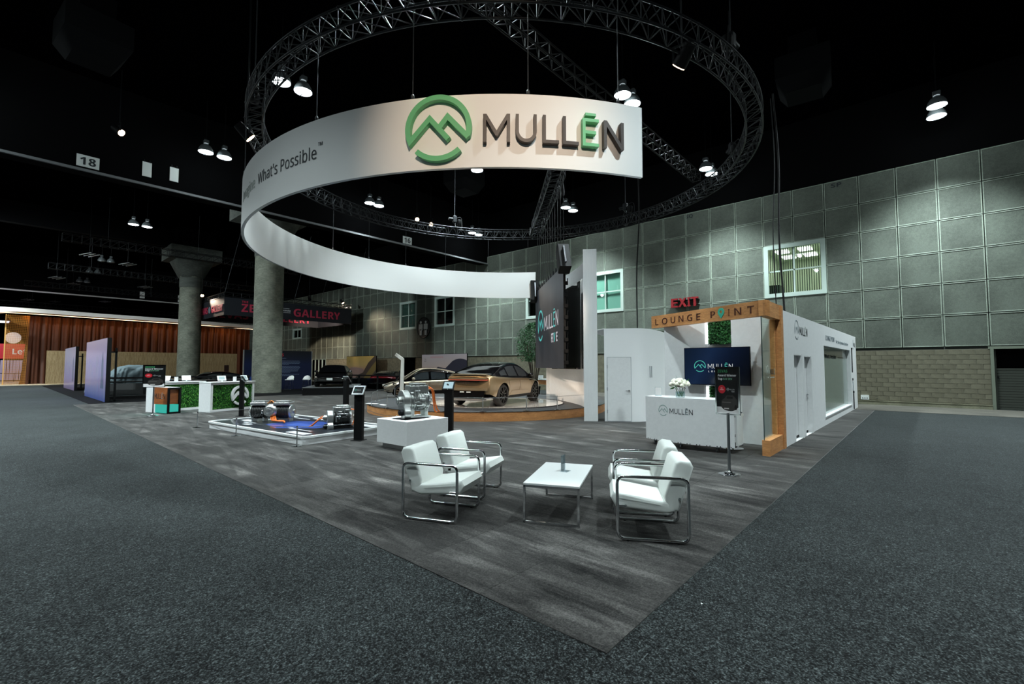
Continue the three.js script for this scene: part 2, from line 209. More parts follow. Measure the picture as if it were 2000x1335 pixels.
// the panelled back wall: backing with openings, then every panel on its own
const WINS = [[-11, -9, 2, 4], [-3, -1, 2, 4], [-27, -25, 2, 4], [-23, -21, 2, 4], [-15, -13, 2, 4], [-45, -43, 3, 4]];
const wallBack = (() => {
  const s = new THREE.Shape([[ROOM.x0, 0], [ROOM.x1, 0], [ROOM.x1, ROOM.top], [ROOM.x0, ROOM.top]].map((p) => new THREE.Vector2(...p)));
  const hole = (a, b, c, d) => s.holes.push(new THREE.Path([[a, c], [a, d], [b, d], [b, c]].map((p) => new THREE.Vector2(...p))));
  for (const [a, b, c, d] of WINS) hole(X0 + a * P, X0 + b * P, YT - d * P, YT - c * P);
  hole(2.09, 6.4, 0.001, 2.42); hole(-38, -35.62, 0.001, 2.57); hole(-56.9, -53.1, 0.001, 2.6);
  const g = muv(new THREE.ExtrudeGeometry(s, { depth: 0.3, bevelEnabled: false })).translate(0, 0, ZW - 0.34);
  const w = struct('wall_back', g, M.joint, 'tall back wall of grey square panels over a block base', 'wall');
  // plinth of the wall below the panels
  const base = [];
  for (const [a, b] of [[ROOM.x0, -56.9], [-53.1, -38], [-35.62, -2.6]]) base.push(box(b - a, 2.5, 0.03, (a + b) / 2, 1.25, ZW - 0.025));
  mesh('wall_base', base.map(muv), M.block, w);
  mesh('lintel', [box(3.8, 0.11, 0.05, -55, 2.56, ZW - 0.02), box(4.6, 0.1, 0.06, 4.25, 2.47, ZW - 0.01), box(0.1, 2.45, 0.07, 2.05, 1.22, ZW - 0.01)], M.windowFrame.clone(), w).material.color.set(0x6f7768);
  mesh('upper_wall', box(ROOM.x1 - ROOM.x0, ROOM.top - YT - 0.01, 0.05, (ROOM.x0 + ROOM.x1) / 2, (ROOM.top + YT) / 2, ZW - 0.01), M.matte, w);
  // square panels with a raised pale rim, face set back
  const variants = [];
  for (let v = 0; v < 5; v++) {
    const pos = [], col = [], uv = []; const h = (P - 0.034) / 2, r = h - 0.034, zf = 0.03, zi = 0.014, k = 0.9 + v * 0.05, face = [0.127 * k, 0.148 * k, 0.127 * k], rim = [0.34, 0.4, 0.345];
    const quad = (a, b, c, d, cl) => { for (const p of [a, b, c, a, c, d]) { pos.push(...p); col.push(...cl); uv.push(p[0] + v * 1.7, p[1] + v * 0.9); } };
    const ring = (z) => [[-h, -h, z], [h, -h, z], [h, h, z], [-h, h, z]], inner = (z) => [[-r, -r, z], [r, -r, z], [r, r, z], [-r, r, z]];
    const O = ring(zf), I = inner(zf), J = inner(zi), B = ring(-0.03);
    for (let i = 0; i < 4; i++) { const j = (i + 1) % 4; quad(O[i], O[j], I[j], I[i], rim); quad(I[i], I[j], J[j], J[i], rim); quad(B[i], B[j], O[j], O[i], rim); }
    quad(J[0], J[1], J[2], J[3], face);
    const g2 = new THREE.BufferGeometry(); g2.setAttribute('position', new THREE.Float32BufferAttribute(pos, 3)); g2.setAttribute('color', new THREE.Float32BufferAttribute(col, 3)); g2.setAttribute('uv', new THREE.Float32BufferAttribute(uv, 2)); g2.computeVertexNormals(); variants.push(g2);
  }
  const far = [];
  for (let i = -80; i < 9; i++) for (let j = 0; j < 6; j++) {
    if (WINS.some(([a, b, c, d]) => i >= a && i < b && j >= c && j < d)) continue;
    const x = X0 + (i + 0.5) * P, y = YT - (j + 0.5) * P, g2 = variants[Math.floor(rnd() * 5)];
    if (i >= -42 && i < 5) { const m = mesh('panel', g2, M.panelVC, w); m.position.set(x, y, ZW); } else far.push(g2.clone().translate(x, y, ZW));
  }
  stuff(mesh('far_panels', far, M.panelVC, w));
  // concrete blocks seen beside the white cabin
  const bg = box(0.385, 0.188, 0.04), bgh = box(0.185, 0.188, 0.04);
  mesh('mortar_bed', box(4.7, 2.44, 0.02, -0.28, 1.22, ZW - 0.022), M.mortar, w);
  for (let r = 0; r < 12; r++) for (let c = 0; c < 12; c++) { const x = -2.4 + c * 0.4 + (r % 2 ? 0.2 : 0); if (x > 1.9) continue; const m = mesh('block', bg, [M.block, M.blockB, M.blockC][Math.floor(rnd() * 3)], w); m.position.set(x, 0.1 + 0.2 * r + 0.01, ZW - 0.012 + rr(-0.0015, 0.0015)); }
  for (let r = 0; r < 12; r += 2) { const m = mesh('block', bgh, [M.block, M.blockB, M.blockC][r % 3], w); m.position.set(1.9, 0.11 + 0.2 * r, ZW - 0.012); }
  return w;
})();
const bb = struct('baseboard_back', [box(4.6, 0.16, 0.06, -0.3, 0.08, ZW + 0.02), box(4.6, 0.02, 0.075, -0.3, 0.17, ZW + 0.025)], M.block.clone(), 'pale skirting along the block wall base', 'baseboard'); bb.material.color.set(0x8a8c7c);
// inked letters on the top row of panels
for (const [s, x] of [['SP', -3.05], ['SQ', -10.05]]) mesh('lettering', textGeo(s, 0.42, 0.2, 0.004, true).translate(x, YT - 0.32, ZW + 0.02), M.ink, wallBack);

function windowAt(n, [a, b, c, d], label, opt = {}) {
  const x0 = X0 + a * P, x1 = X0 + b * P, y1 = YT - c * P, y0 = YT - d * P, w = x1 - x0, h = y1 - y0, cx = (x0 + x1) / 2, cy = (y0 + y1) / 2, f = 0.2;
  const o = new THREE.Group(); o.name = 'window_' + n; o.position.set(cx, cy, ZW); scene.add(o); o.userData.kind = 'structure'; tag(o, label, 'window');
  mesh('window_frame', [box(w, f, 0.16, 0, h / 2 - f / 2, -0.02), box(w, f, 0.16, 0, -h / 2 + f / 2, -0.02), box(f, h - 2 * f, 0.16, -w / 2 + f / 2, 0, -0.02), box(f, h - 2 * f, 0.16, w / 2 - f / 2, 0, -0.02)], M.windowFrame, o);
  mesh('mullion', [box(0.07, h - 2 * f, 0.08, 0, 0, -0.06), ...(h > 2 ? [box(w - 2 * f, 0.07, 0.08, 0, 0, -0.06)] : [])], M.windowFrame, o);
  const rows = h > 2 ? [-1, 1] : [0], ph = h > 2 ? (h - 2 * f) / 2 - 0.035 : h - 2 * f; for (const sx of [-1, 1]) for (const sy of rows) mesh('pane', box((w - 2 * f) / 2 - 0.035, ph, 0.008, sx * (w - 2 * f + 0.07) / 4, sy * (h - 2 * f + 0.07) / 4, -0.08), opt.pane || M.glass, o);
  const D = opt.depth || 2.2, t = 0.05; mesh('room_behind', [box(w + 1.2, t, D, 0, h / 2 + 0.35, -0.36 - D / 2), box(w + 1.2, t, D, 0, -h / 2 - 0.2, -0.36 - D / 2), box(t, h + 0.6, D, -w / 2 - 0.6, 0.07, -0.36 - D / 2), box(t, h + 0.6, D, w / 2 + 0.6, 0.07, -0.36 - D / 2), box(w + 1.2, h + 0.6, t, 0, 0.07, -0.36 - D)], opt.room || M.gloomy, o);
  if (opt.blinds) { const sl = []; const n2 = Math.floor((w - 0.3) / opt.pitch); for (let k = 0; k <= n2; k++) sl.push(box(opt.slat, h - 0.2, 0.006, -w / 2 + 0.15 + k * opt.pitch, 0, -0.2, 0, opt.turn + rr(-0.08, 0.08))); stuff(mesh('vertical_blinds', sl, opt.blinds, o)); }
  return o;
}
const paleRoom = std(0x9aa79a, 0.8), blindTeal = phy(0x8fb7ad, 0.85), blindGrey = std(0x4c554f, 0.8);
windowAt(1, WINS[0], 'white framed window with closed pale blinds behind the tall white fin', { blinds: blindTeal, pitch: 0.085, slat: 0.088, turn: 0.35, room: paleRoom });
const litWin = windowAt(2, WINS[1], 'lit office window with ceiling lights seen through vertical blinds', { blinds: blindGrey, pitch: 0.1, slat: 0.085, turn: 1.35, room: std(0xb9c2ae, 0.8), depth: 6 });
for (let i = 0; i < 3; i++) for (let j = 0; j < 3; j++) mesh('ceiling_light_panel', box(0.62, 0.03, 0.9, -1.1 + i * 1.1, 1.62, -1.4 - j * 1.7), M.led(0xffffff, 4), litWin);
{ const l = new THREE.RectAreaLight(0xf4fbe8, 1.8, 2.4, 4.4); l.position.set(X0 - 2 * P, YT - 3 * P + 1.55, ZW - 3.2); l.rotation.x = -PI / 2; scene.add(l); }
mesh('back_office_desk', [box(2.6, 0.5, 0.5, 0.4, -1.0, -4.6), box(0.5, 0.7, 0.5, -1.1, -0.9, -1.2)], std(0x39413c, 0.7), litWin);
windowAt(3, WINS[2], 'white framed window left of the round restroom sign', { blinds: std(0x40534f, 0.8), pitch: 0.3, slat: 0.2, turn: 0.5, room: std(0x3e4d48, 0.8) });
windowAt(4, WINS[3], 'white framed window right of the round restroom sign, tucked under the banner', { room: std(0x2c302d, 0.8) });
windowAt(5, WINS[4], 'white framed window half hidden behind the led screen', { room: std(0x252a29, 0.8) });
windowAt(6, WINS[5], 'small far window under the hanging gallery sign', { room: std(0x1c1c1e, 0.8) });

// roller shutter on the right, doors in the base
{ const d = new THREE.Group(); d.name = 'door_1'; d.userData.kind = 'structure'; tag(d, 'grey roller shutter door at the right edge', 'door'); scene.add(d); const sg = box(4.3, 0.094, 0.03); for (let k = 0; k < 16; k++) { const m = mesh('slat', sg, M.shutter, d); m.position.set(4.25, 0.06 + k * 0.103, ZW - 0.22 + (k % 2 ? 0.004 : 0)); } mesh('header_box', box(4.3, 0.72, 0.05, 4.25, 2.05, ZW - 0.3), M.matte, d); mesh('guide_rail', box(0.07, 2.42, 0.12, 2.13, 1.21, ZW - 0.16), M.shutter, d); mesh('lock', box(0.05, 0.09, 0.04, 2.2, 1.28, ZW - 0.16), M.black, d); }
{ const d = new THREE.Group(); d.name = 'door_2'; d.userData.kind = 'structure'; tag(d, 'dark open doorway between the two mountain posters', 'door'); scene.add(d); mesh('passage', [box(2.5, 0.05, 2.4, -36.8, 2.6, ZW - 1.55), box(0.05, 2.6, 2.4, -38.02, 1.3, ZW - 1.55), box(0.05, 2.6, 2.4, -35.6, 1.3, ZW - 1.55), box(2.5, 2.6, 0.05, -36.8, 1.3, ZW - 2.7)], M.matte, d); mesh('door_leaf', box(0.06, 2.5, 1.1, -36.1, 1.25, ZW - 0.9), std(0x6a5a34, 0.7), d); }
{ const d = new THREE.Group(); d.name = 'door_3'; d.userData.kind = 'structure'; tag(d, 'far glass double door with white frame beside the blue panel', 'door'); scene.add(d); mesh('door_frame', [box(3.8, 0.12, 0.14, -55, 2.54, ZW - 0.08), ...[-56.84, -55.9, -55, -54.1, -53.16].map((x) => box(0.12, 2.5, 0.14, x, 1.25, ZW - 0.08))], M.windowFrame, d); for (const x of [-56.37, -55.45, -54.55, -53.63]) mesh('pane', box(0.78, 2.4, 0.01, x, 1.25, ZW - 0.08), M.smoke, d); mesh('lobby', [box(4, 2.7, 0.05, -55, 1.3, ZW - 2), box(4, 0.05, 1.8, -55, 2.65, ZW - 1.2)], std(0x8a857c, 0.8), d); }
// big round restroom sign, exit sign, sockets
{ const t = thing('restroom_sign', 'round dark restroom sign with two white figures between two windows', 'sign', [-34.35, 5.25, ZW + 0.03]); mesh('disc', cyl(0.93, 0.93, 0.1, 0, 0, 0.05, PI / 2, 0, 0, 40), std(0x2e312f, 0.6), t); mesh('rim', new THREE.TorusGeometry(0.93, 0.05, 8, 48).translate(0, 0, 0.08), std(0x1d1f1e, 0.5), t);
  for (const s of [-1, 1]) { const g = [sph(0.13, 0, 0.5, 0, 1, 1, 0.3), box(0.13, 0.55, 0.04, -0.07, -0.42, 0), box(0.13, 0.55, 0.04, 0.07, -0.42, 0)]; g.push(s < 0 ? extr([[-0.14, 0.34], [0.14, 0.34], [0.24, -0.25], [-0.24, -0.25]], 0.04).translate(0, 0, -0.02) : box(0.34, 0.6, 0.04, 0, 0.05, 0), box(0.08, 0.5, 0.04, -0.22, 0.08, 0), box(0.08, 0.5, 0.04, 0.22, 0.08, 0)); const m = mesh('figure', g, M.plate, t); m.position.set(s * 0.36, 0, 0.12); } }
{ const t = thing('exit_sign', 'red EXIT letters standing above the wooden lounge header', 'sign', [-10.85, 5.1, ZW + 0.3]); let x = 0; for (const ch of 'EXIT') { const w = { E: 0.38, X: 0.46, I: 0.16, T: 0.4 }[ch]; mesh('letter', textGeo(ch, w, 0.52, 0.12, true).translate(x, 0, 0), M.red, t); x += w + 0.05; } mesh('bracket', [box(1.5, 0.04, 0.3, 0.75, 0.1, -0.16), box(1.5, 0.04, 0.3, 0.75, 0.4, -0.16)], M.darkMetal, t); }
{ const t = thing('outlet_box', 'white outlet box low on the block wall', 'outlet', [-2.05, 0.32, ZW + 0.012]); mesh('cover', box(0.3, 0.2, 0.04, 0, 0, 0.02), M.plate, t); mesh('socket', [-0.08, 0, 0.08].map((x) => box(0.035, 0.04, 0.01, x, -0.03, 0.043)), M.ink, t); const u = thing('wall_socket', 'single small socket on the block wall right of the outlet box', 'outlet', [-1.62, 0.28, ZW + 0.01]); mesh('plate', box(0.12, 0.13, 0.02, 0, 0, 0.01), M.block, u); mesh('socket', box(0.03, 0.05, 0.01, 0, 0, 0.022), M.ink, u); }

// carpets
const boothCarpet = struct('booth_carpet', box(27.0, 0.002, 20.36, -15.05, 0.001, -12.78), M.blackCarpet, 'grey brushed stand carpet laid in long strips', 'carpet');
{ const tints = [0xffffff, 0xf1f1f1, 0xe6e6e6, 0xf8f8f8].map((c) => { const m = M.booth.clone(); m.color.set(c); return m; }); for (let k = 0; k < 30; k++) { const xa = k === 0 ? -1.5 : -1.5 - 0.3 - k * 0.893 + 0.09, xb = -1.5 - 0.3 - (k + 1) * 0.893 + 0.09, x1 = Math.max(xb, -28.6); if (k > 0 && xa < -28.55) continue; const g = box(xa - x1 - 0.003, 0.006, 20.46, (xa + x1) / 2, 0.004, -12.79); mesh('carpet_strip', muv(g), tints[(k * 7) % 4], boothCarpet); } }
struct('floor_strip', box(30, 0.008, 3.4, -1, 0.004, -24.84), M.strip, 'brownish floor strip along the foot of the back wall', 'floor');
struct('floor_neighbour', box(29, 0.01, 21, -43.2, 0.005, -13.6), M.blackCarpet, 'black carpet of the gallery stand', 'carpet');
struct('floor_platform', box(30, 0.06, 26, -74.5, 0.03, -13.5), std(0xcbb79b, 0.6), 'pale wooden floor under the far curtained stand', 'floor');

// beams and concrete pillars
{ const b = struct('trim_1', box(0.9, 4.0, 39.4, -26.62, 11.98, -6.78), M.matte, 'long black ceiling beam carrying the bay number plates', 'beam'); mesh('edge_strip', [box(0.1, 0.1, 39.4, -26.12, 9.96, -6.78)], std(0x6d7072, 0.6), b);
  for (const [s, z, y] of [['18', -2.45, 10.35], ['16', -18.66, 10.3]]) { const t = thing('bay_number_plate', s === '18' ? 'white number plate reading 18 left of the plain plates' : 'small white number plate reading 16 below the rear truss', 'sign', [-26.13, y, z], PI / 2); mesh('plate', box(0.72, 0.5, 0.02, 0, 0, 0), M.plate, t); mesh('numeral', textGeo(s, 0.5, 0.32, 0.01, true).translate(-0.25, -0.16, 0.01), M.ink, t); }
  for (const [z, y, l] of [[-4.43, 10.66, 'plain white plate on the beam, the left of two'], [-5.45, 10.74, 'plain white plate on the beam, the right of two']]) { const t = thing('beam_plate', l, 'plate', [-26.13, y, z], PI / 2); mesh('sheet', box(0.34, 0.66, 0.02), M.plate, t); mesh('hanger', [box(0.02, 0.14, 0.02, -0.1, 0.38, 0), box(0.02, 0.14, 0.02, 0.1, 0.38, 0)], M.darkMetal, t); }
}
{ const b = struct('trim_2', box(0.9, 4.0, 39.4, -74, 11.98, -6.78), M.matte, 'far black ceiling beam with a pale edge', 'beam'); mesh('edge_strip', box(0.1, 0.14, 39.4, -73.5, 9.98, -6.78), M.plate, b); for (const [z, y] of [[-12.5, 10.7], [-16.5, 10.6]]) mesh('plate', box(0.02, 0.9, 0.5, -73.5, y, z), M.plate, b); }
struct('trim_3', box(0.6, 1.6, 39.4, -50, 13.1, -6.78), M.matte, 'middle ceiling beam over the gallery stand', 'beam');
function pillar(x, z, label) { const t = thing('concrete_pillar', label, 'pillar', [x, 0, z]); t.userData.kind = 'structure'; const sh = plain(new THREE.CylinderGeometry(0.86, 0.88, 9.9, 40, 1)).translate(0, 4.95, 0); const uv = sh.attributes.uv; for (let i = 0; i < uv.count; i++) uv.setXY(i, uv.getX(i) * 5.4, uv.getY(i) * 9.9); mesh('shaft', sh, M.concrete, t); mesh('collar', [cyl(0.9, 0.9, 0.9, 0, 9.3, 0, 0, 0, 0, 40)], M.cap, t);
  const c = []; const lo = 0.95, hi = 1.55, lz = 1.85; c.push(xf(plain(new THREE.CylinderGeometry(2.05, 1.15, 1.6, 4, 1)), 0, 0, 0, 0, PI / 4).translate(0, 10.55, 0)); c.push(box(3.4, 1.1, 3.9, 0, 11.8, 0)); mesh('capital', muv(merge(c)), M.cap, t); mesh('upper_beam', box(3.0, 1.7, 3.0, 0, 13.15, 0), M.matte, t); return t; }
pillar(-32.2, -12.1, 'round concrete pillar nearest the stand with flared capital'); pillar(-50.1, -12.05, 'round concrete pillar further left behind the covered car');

// ================================================================ CEILING FITTINGS
const domeGlass = std(0x9ea6a8, 0.3, 0.6), lensLit = M.led(0xf2fbff, 9), lensOff = std(0x8f979a, 0.4);
function lampAt(x, z, label, lit = true, group, power = 1) {
  const t = thing('high_bay_lamp', label, 'ceiling lamp', [x, Y_LAMP, z], 0, group);
  mesh('reflector', lathe([[0.3, -0.02], [0.305, 0.02], [0.27, 0.14], [0.2, 0.26], [0.1, 0.33], [0.09, 0.36]], 28), domeGlass, t);
  mesh('lens', lathe([[0.0, -0.07], [0.16, -0.055], [0.27, -0.01], [0.29, 0.01]], 28), lit ? lensLit : lensOff, t);
  mesh('lens_bar', [box(0.2, 0.012, 0.03, -0.14, -0.078, 0), box(0.2, 0.012, 0.03, 0.14, -0.078, 0)], M.darkMetal, t);
  mesh('ballast', rbox(0.24, 0.16, 0.2, 0, 0.46, 0, 0.03), std(0x54585a, 0.6), t); mesh('hook', cyl(0.012, 0.012, ROOM.top - Y_LAMP - 0.5, 0, (ROOM.top - Y_LAMP) / 2 + 0.25, 0, 0, 0, 0, 6), M.darkMetal, t);
  if (lit) { spot(x, Y_LAMP - 0.1, z, x, 0, z, COOL, HIGH_BAY * power, 0.95, 0.42, 9); const p = new THREE.PointLight(COOL, SPILL * power, 0, 2); p.position.set(x, Y_LAMP - 0.16, z); p.castShadow = true; p.shadow.radius = 8; scene.add(p); }
  return t;
}
for (const [x, z1, z2, where] of [[-16.2, -6.3, -7.05, 'inside the left of the round truss'], [-7.8, -14.8, -15.55, 'at the right end of the banner'], [-24.2, -6.2, -6.95, 'above the plain plates on the beam'], [-7.75, -23.2, -24.05, 'inside the right rear of the round truss'], [0.7, -23.25, -24.25, 'alone in the dark at the far right'], [-24.55, -14.8, -15.42, 'above the left rear of the round truss'], [-16.2, -23.25, -24.05, 'above the led screen'], [-16.35, -15.1, -15.8, 'just below the banner emblem'], [-24.5, -23.2, -23.85, 'behind the lattice of the rear truss']]) { lampAt(x, z1, `nearer lit dome lamp of the pair ${where}`, true, undefined, z1 < -20 ? 1.3 : 1); lampAt(x, z2, `farther lit dome lamp of the pair ${where}`, true, undefined, z1 < -20 ? 1.3 : 1); }
lampAt(-40.5, -6.25, 'left lit dome lamp of the pair below the beam', true, undefined, 0.45); lampAt(-40.5, -7, 'right lit dome lamp of the pair below the beam', true, undefined, 0.45);
for (const [x, n] of [[-57, 'first'], [-65, 'second'], [-73, 'third']]) { lampAt(x, -6.6, `left unlit dome lamp of the ${n} dark pair above the curtain`, false); lampAt(x, -7.25, `right unlit dome lamp of the ${n} dark pair above the curtain`, false); }
for (const [x, z] of [[0.7, -15.6], [0.7, -6.6], [-7.8, -6.6], [9, -6.6], [9, -15.3], [9, -23.6], [-7.8, 1.9], [0.7, 1.9], [-16.2, 1.9], [-24.3, 1.9], [-32.5, 1.9], [-40.7, 1.9], [-48.9, 1.9], [-57, 1.9], [-16.2, 9.5], [-24.3, 9.5], [-7.8, 9.5]]) lampAt(x, z, 'lit dome lamp of the ceiling rows beyond the edge of the picture', true, 'ceiling lamps beyond the picture edge', z > 0 ? (x > -10 ? 1.1 : 3.4) : 1.7);
function spotFixture(x, y, z, aim, label, power, angle = 0.35, color = WARM, soft = 4, on = true) {
  const t = thing('theatre_spotlight', label, 'spotlight', [x, y, z]); const d = V(...aim).sub(V(x, y, z)).normalize(), h = new THREE.Group(); const q = new THREE.Quaternion().setFromUnitVectors(V(0, 0, 1), d);
  const add = (n, g, m) => { const o = mesh(n, g, m, t); o.quaternion.copy(q); return o; };
  add('housing', [cyl(0.15, 0.12, 0.42, 0, 0, -0.1, PI / 2)], M.black); add('lens', cyl(0.13, 0.13, 0.02, 0, 0, 0.12, PI / 2), on ? M.led(0xffd9b0, 7) : M.glass); mesh('yoke', [box(0.03, 0.36, 0.05, 0.18, 0.16, 0), box(0.03, 0.36, 0.05, -0.18, 0.16, 0), box(0.4, 0.03, 0.05, 0, 0.34, 0)], M.darkMetal, t); mesh('hanging_pipe', cyl(0.02, 0.02, ROOM.top - y - 0.35, 0, (ROOM.top - y + 0.35) / 2, 0, 0, 0, 0, 8), M.darkMetal, t);
  if (on) spot(x + d.x * 0.16, y + d.y * 0.16, z + d.z * 0.16, ...aim, color, power, angle, 0.6, soft); return t;
}
spotFixture(-24.5, 11.4, -3.2, [-12.5, 0.5, -13], 'warm spotlight glowing alone in the dark left of the banner', 700, 0.2);
spotFixture(-24.6, 11.4, -18.3, [-13.5, 1, -13.6], 'left one of two warm spotlights above the rear truss', 500, 0.2);
spotFixture(-24.8, 11.4, -19.6, [-11.5, 2, -15], 'right one of two warm spotlights above the rear truss', 500, 0.2);
spotFixture(-13.5, 8.0, -4.4, [-12.3, 0.6, -12.4], 'truss spotlight over the left of the ring aimed at the gold car', 330, 0.3); spotFixture(-3.5, 8.0, -9.2, [-11.9, 0.6, -12.9], 'truss spotlight behind the right banner end aimed at the gold car', 330, 0.2);
spotFixture(6.2, 11.2, 5.2, [-5.6, 5.9, -5.9], 'warm spotlight aimed at the banner from beyond the picture edge', 560, 0.16);
spotFixture(-29, 10.5, 7.5, [-38, 5.5, -12.5], 'added unseen floodlight beyond the left picture edge, nearer one', 900, 0.5, COOL, 30); spotFixture(-42, 10.5, 8, [-58, 3.2, -10], 'added unseen floodlight beyond the left picture edge, farther one', 900, 0.55, COOL, 30);  // unseen floods, added to brighten the concrete pillars and the oak wall
for (const [x, y, z, l] of [[-20.3, 12.3, -1.9, 'dark ventilation box hanging at the upper left'], [-3.0, 12.3, -19.8, 'dark ventilation box hanging right of the round truss'], [-19.7, 12.3, -18, 'dark ventilation box seen through the ring below the logo']]) { const t = thing('air_diffuser', l, 'vent', [x, y, z], 0.1); mesh('box', box(1.7, 0.8, 1.7, 0, 0.4, 0), M.gloomy, t); mesh('skirt', xf(plain(new THREE.CylinderGeometry(1.2, 0.8, 0.5, 4)), 0, -0.25, 0, 0, PI / 4), M.gloomy, t); const sl = box(1.5, 0.01, 0.03); for (let k = 0; k < 10; k++) { const m = mesh('louvre', sl, M.darkMetal, t); m.position.set(0, 0.02 - k * 0.0, -0.7 + k * 0.155); } mesh('duct', box(0.9, 0.9, 0.9, 0, 1.24, 0), M.matte, t); }
// ================================================================ ROUND BANNER AND TRUSS
const RC = [-10.7, -11.74], RB = 7.92, BY0 = 5.23, BY1 = 6.55, D2R = PI / 180;
const onRing = (deg, r, y) => [RC[0] + r * Math.sin(deg * D2R), y, RC[1] + r * Math.cos(deg * D2R)];
// bends a solid drawn in the xy plane (x metres along the arc from angle a0, z outward) round the ring, relative to the banner base
function bend(g, a0, y0, r) { const p = g.attributes.position; for (let i = 0; i < p.count; i++) { const a = a0 * D2R + p.getX(i) / RB, R = r + p.getZ(i); p.setXYZ(i, R * Math.sin(a), y0 + p.getY(i), R * Math.cos(a)); } g.computeVertexNormals(); return g; }
const A0 = -148.8, A1 = 60.95;
{
  const t = thing('ring_banner', 'huge white curved banner ring hung over the stand with a raised green emblem', 'banner', [RC[0], BY0, RC[1]]); const H = BY1 - BY0, n = 130, th = 0.07;
  const ang = (u) => (A0 + (A1 - A0) * u) * D2R, cyl2 = (r, flip) => grid(n, 1, (u, v) => { const a = ang(flip ? 1 - u : u); return [r * Math.sin(a), v * H, r * Math.cos(a)]; });
  const edge = (y, up) => grid(n, 1, (u, v) => { const a = ang(u), r = RB - (up ? v : 1 - v) * th; return [r * Math.sin(a), y, r * Math.cos(a)]; });
  const end = (a) => box(0.012, H, th, 0, H / 2, RB - th / 2).rotateY(a * D2R);
  mesh('fabric_band', [cyl2(RB, false), cyl2(RB - th, true)], M.vinyl, t);
  mesh('hem', [edge(0, true), edge(H, false), end(A0), end(A1)], M.alu, t);
  // emblem, centre at 33.75 degrees, radius 0.6
  const e = emblem(0.155, 0.1 / 0.585).map((g) => { g.scale(0.585, 0.585, 0.585); return bend(g, 33.75, 0.69, RB + 0.01); }); e.forEach((g) => mesh('emblem_stroke', g, M.green, t));
  nameLetters(2.52, 0.5, 0.1, (g, isE) => mesh('letter', bend(g, 39.5, 0.4, RB + 0.01), isE ? M.green : M.brown, t));
  const w1 = textGeo('Imagine', 1.25, 0.25, 0.004), w2 = textGeo("What's Possible", 2.28, 0.25, 0.004, false);
  mesh('slogan_pale', bend(w1, -12.4, 0.54, RB + 0.003), M.paleInk, t); mesh('slogan_dark', bend(w2, -1.9, 0.54, RB + 0.003), M.ink, t);
  mesh('trade_mark', bend(textGeo('TM', 0.12, 0.07, 0.004), 14.9, 0.78, RB + 0.003), M.ink, t);
  for (const a of [57.5, 45.2, 30.0, 14.2, -0.5, -14, -72, -86, -100, -115, -131, -146]) { const [x, , z] = onRing(a, RB - 0.03, 0); const m = mesh('hanger_wire', bar([x - RC[0], H, z - RC[1]], [x - RC[0], 8.27 - BY0, z - RC[1]], 0.009), M.cable, t); mesh('shackle', sph(0.035, x - RC[0], H + 0.05, z - RC[1], 1, 1.6, 1, 6, 5), M.cable, m); }
}
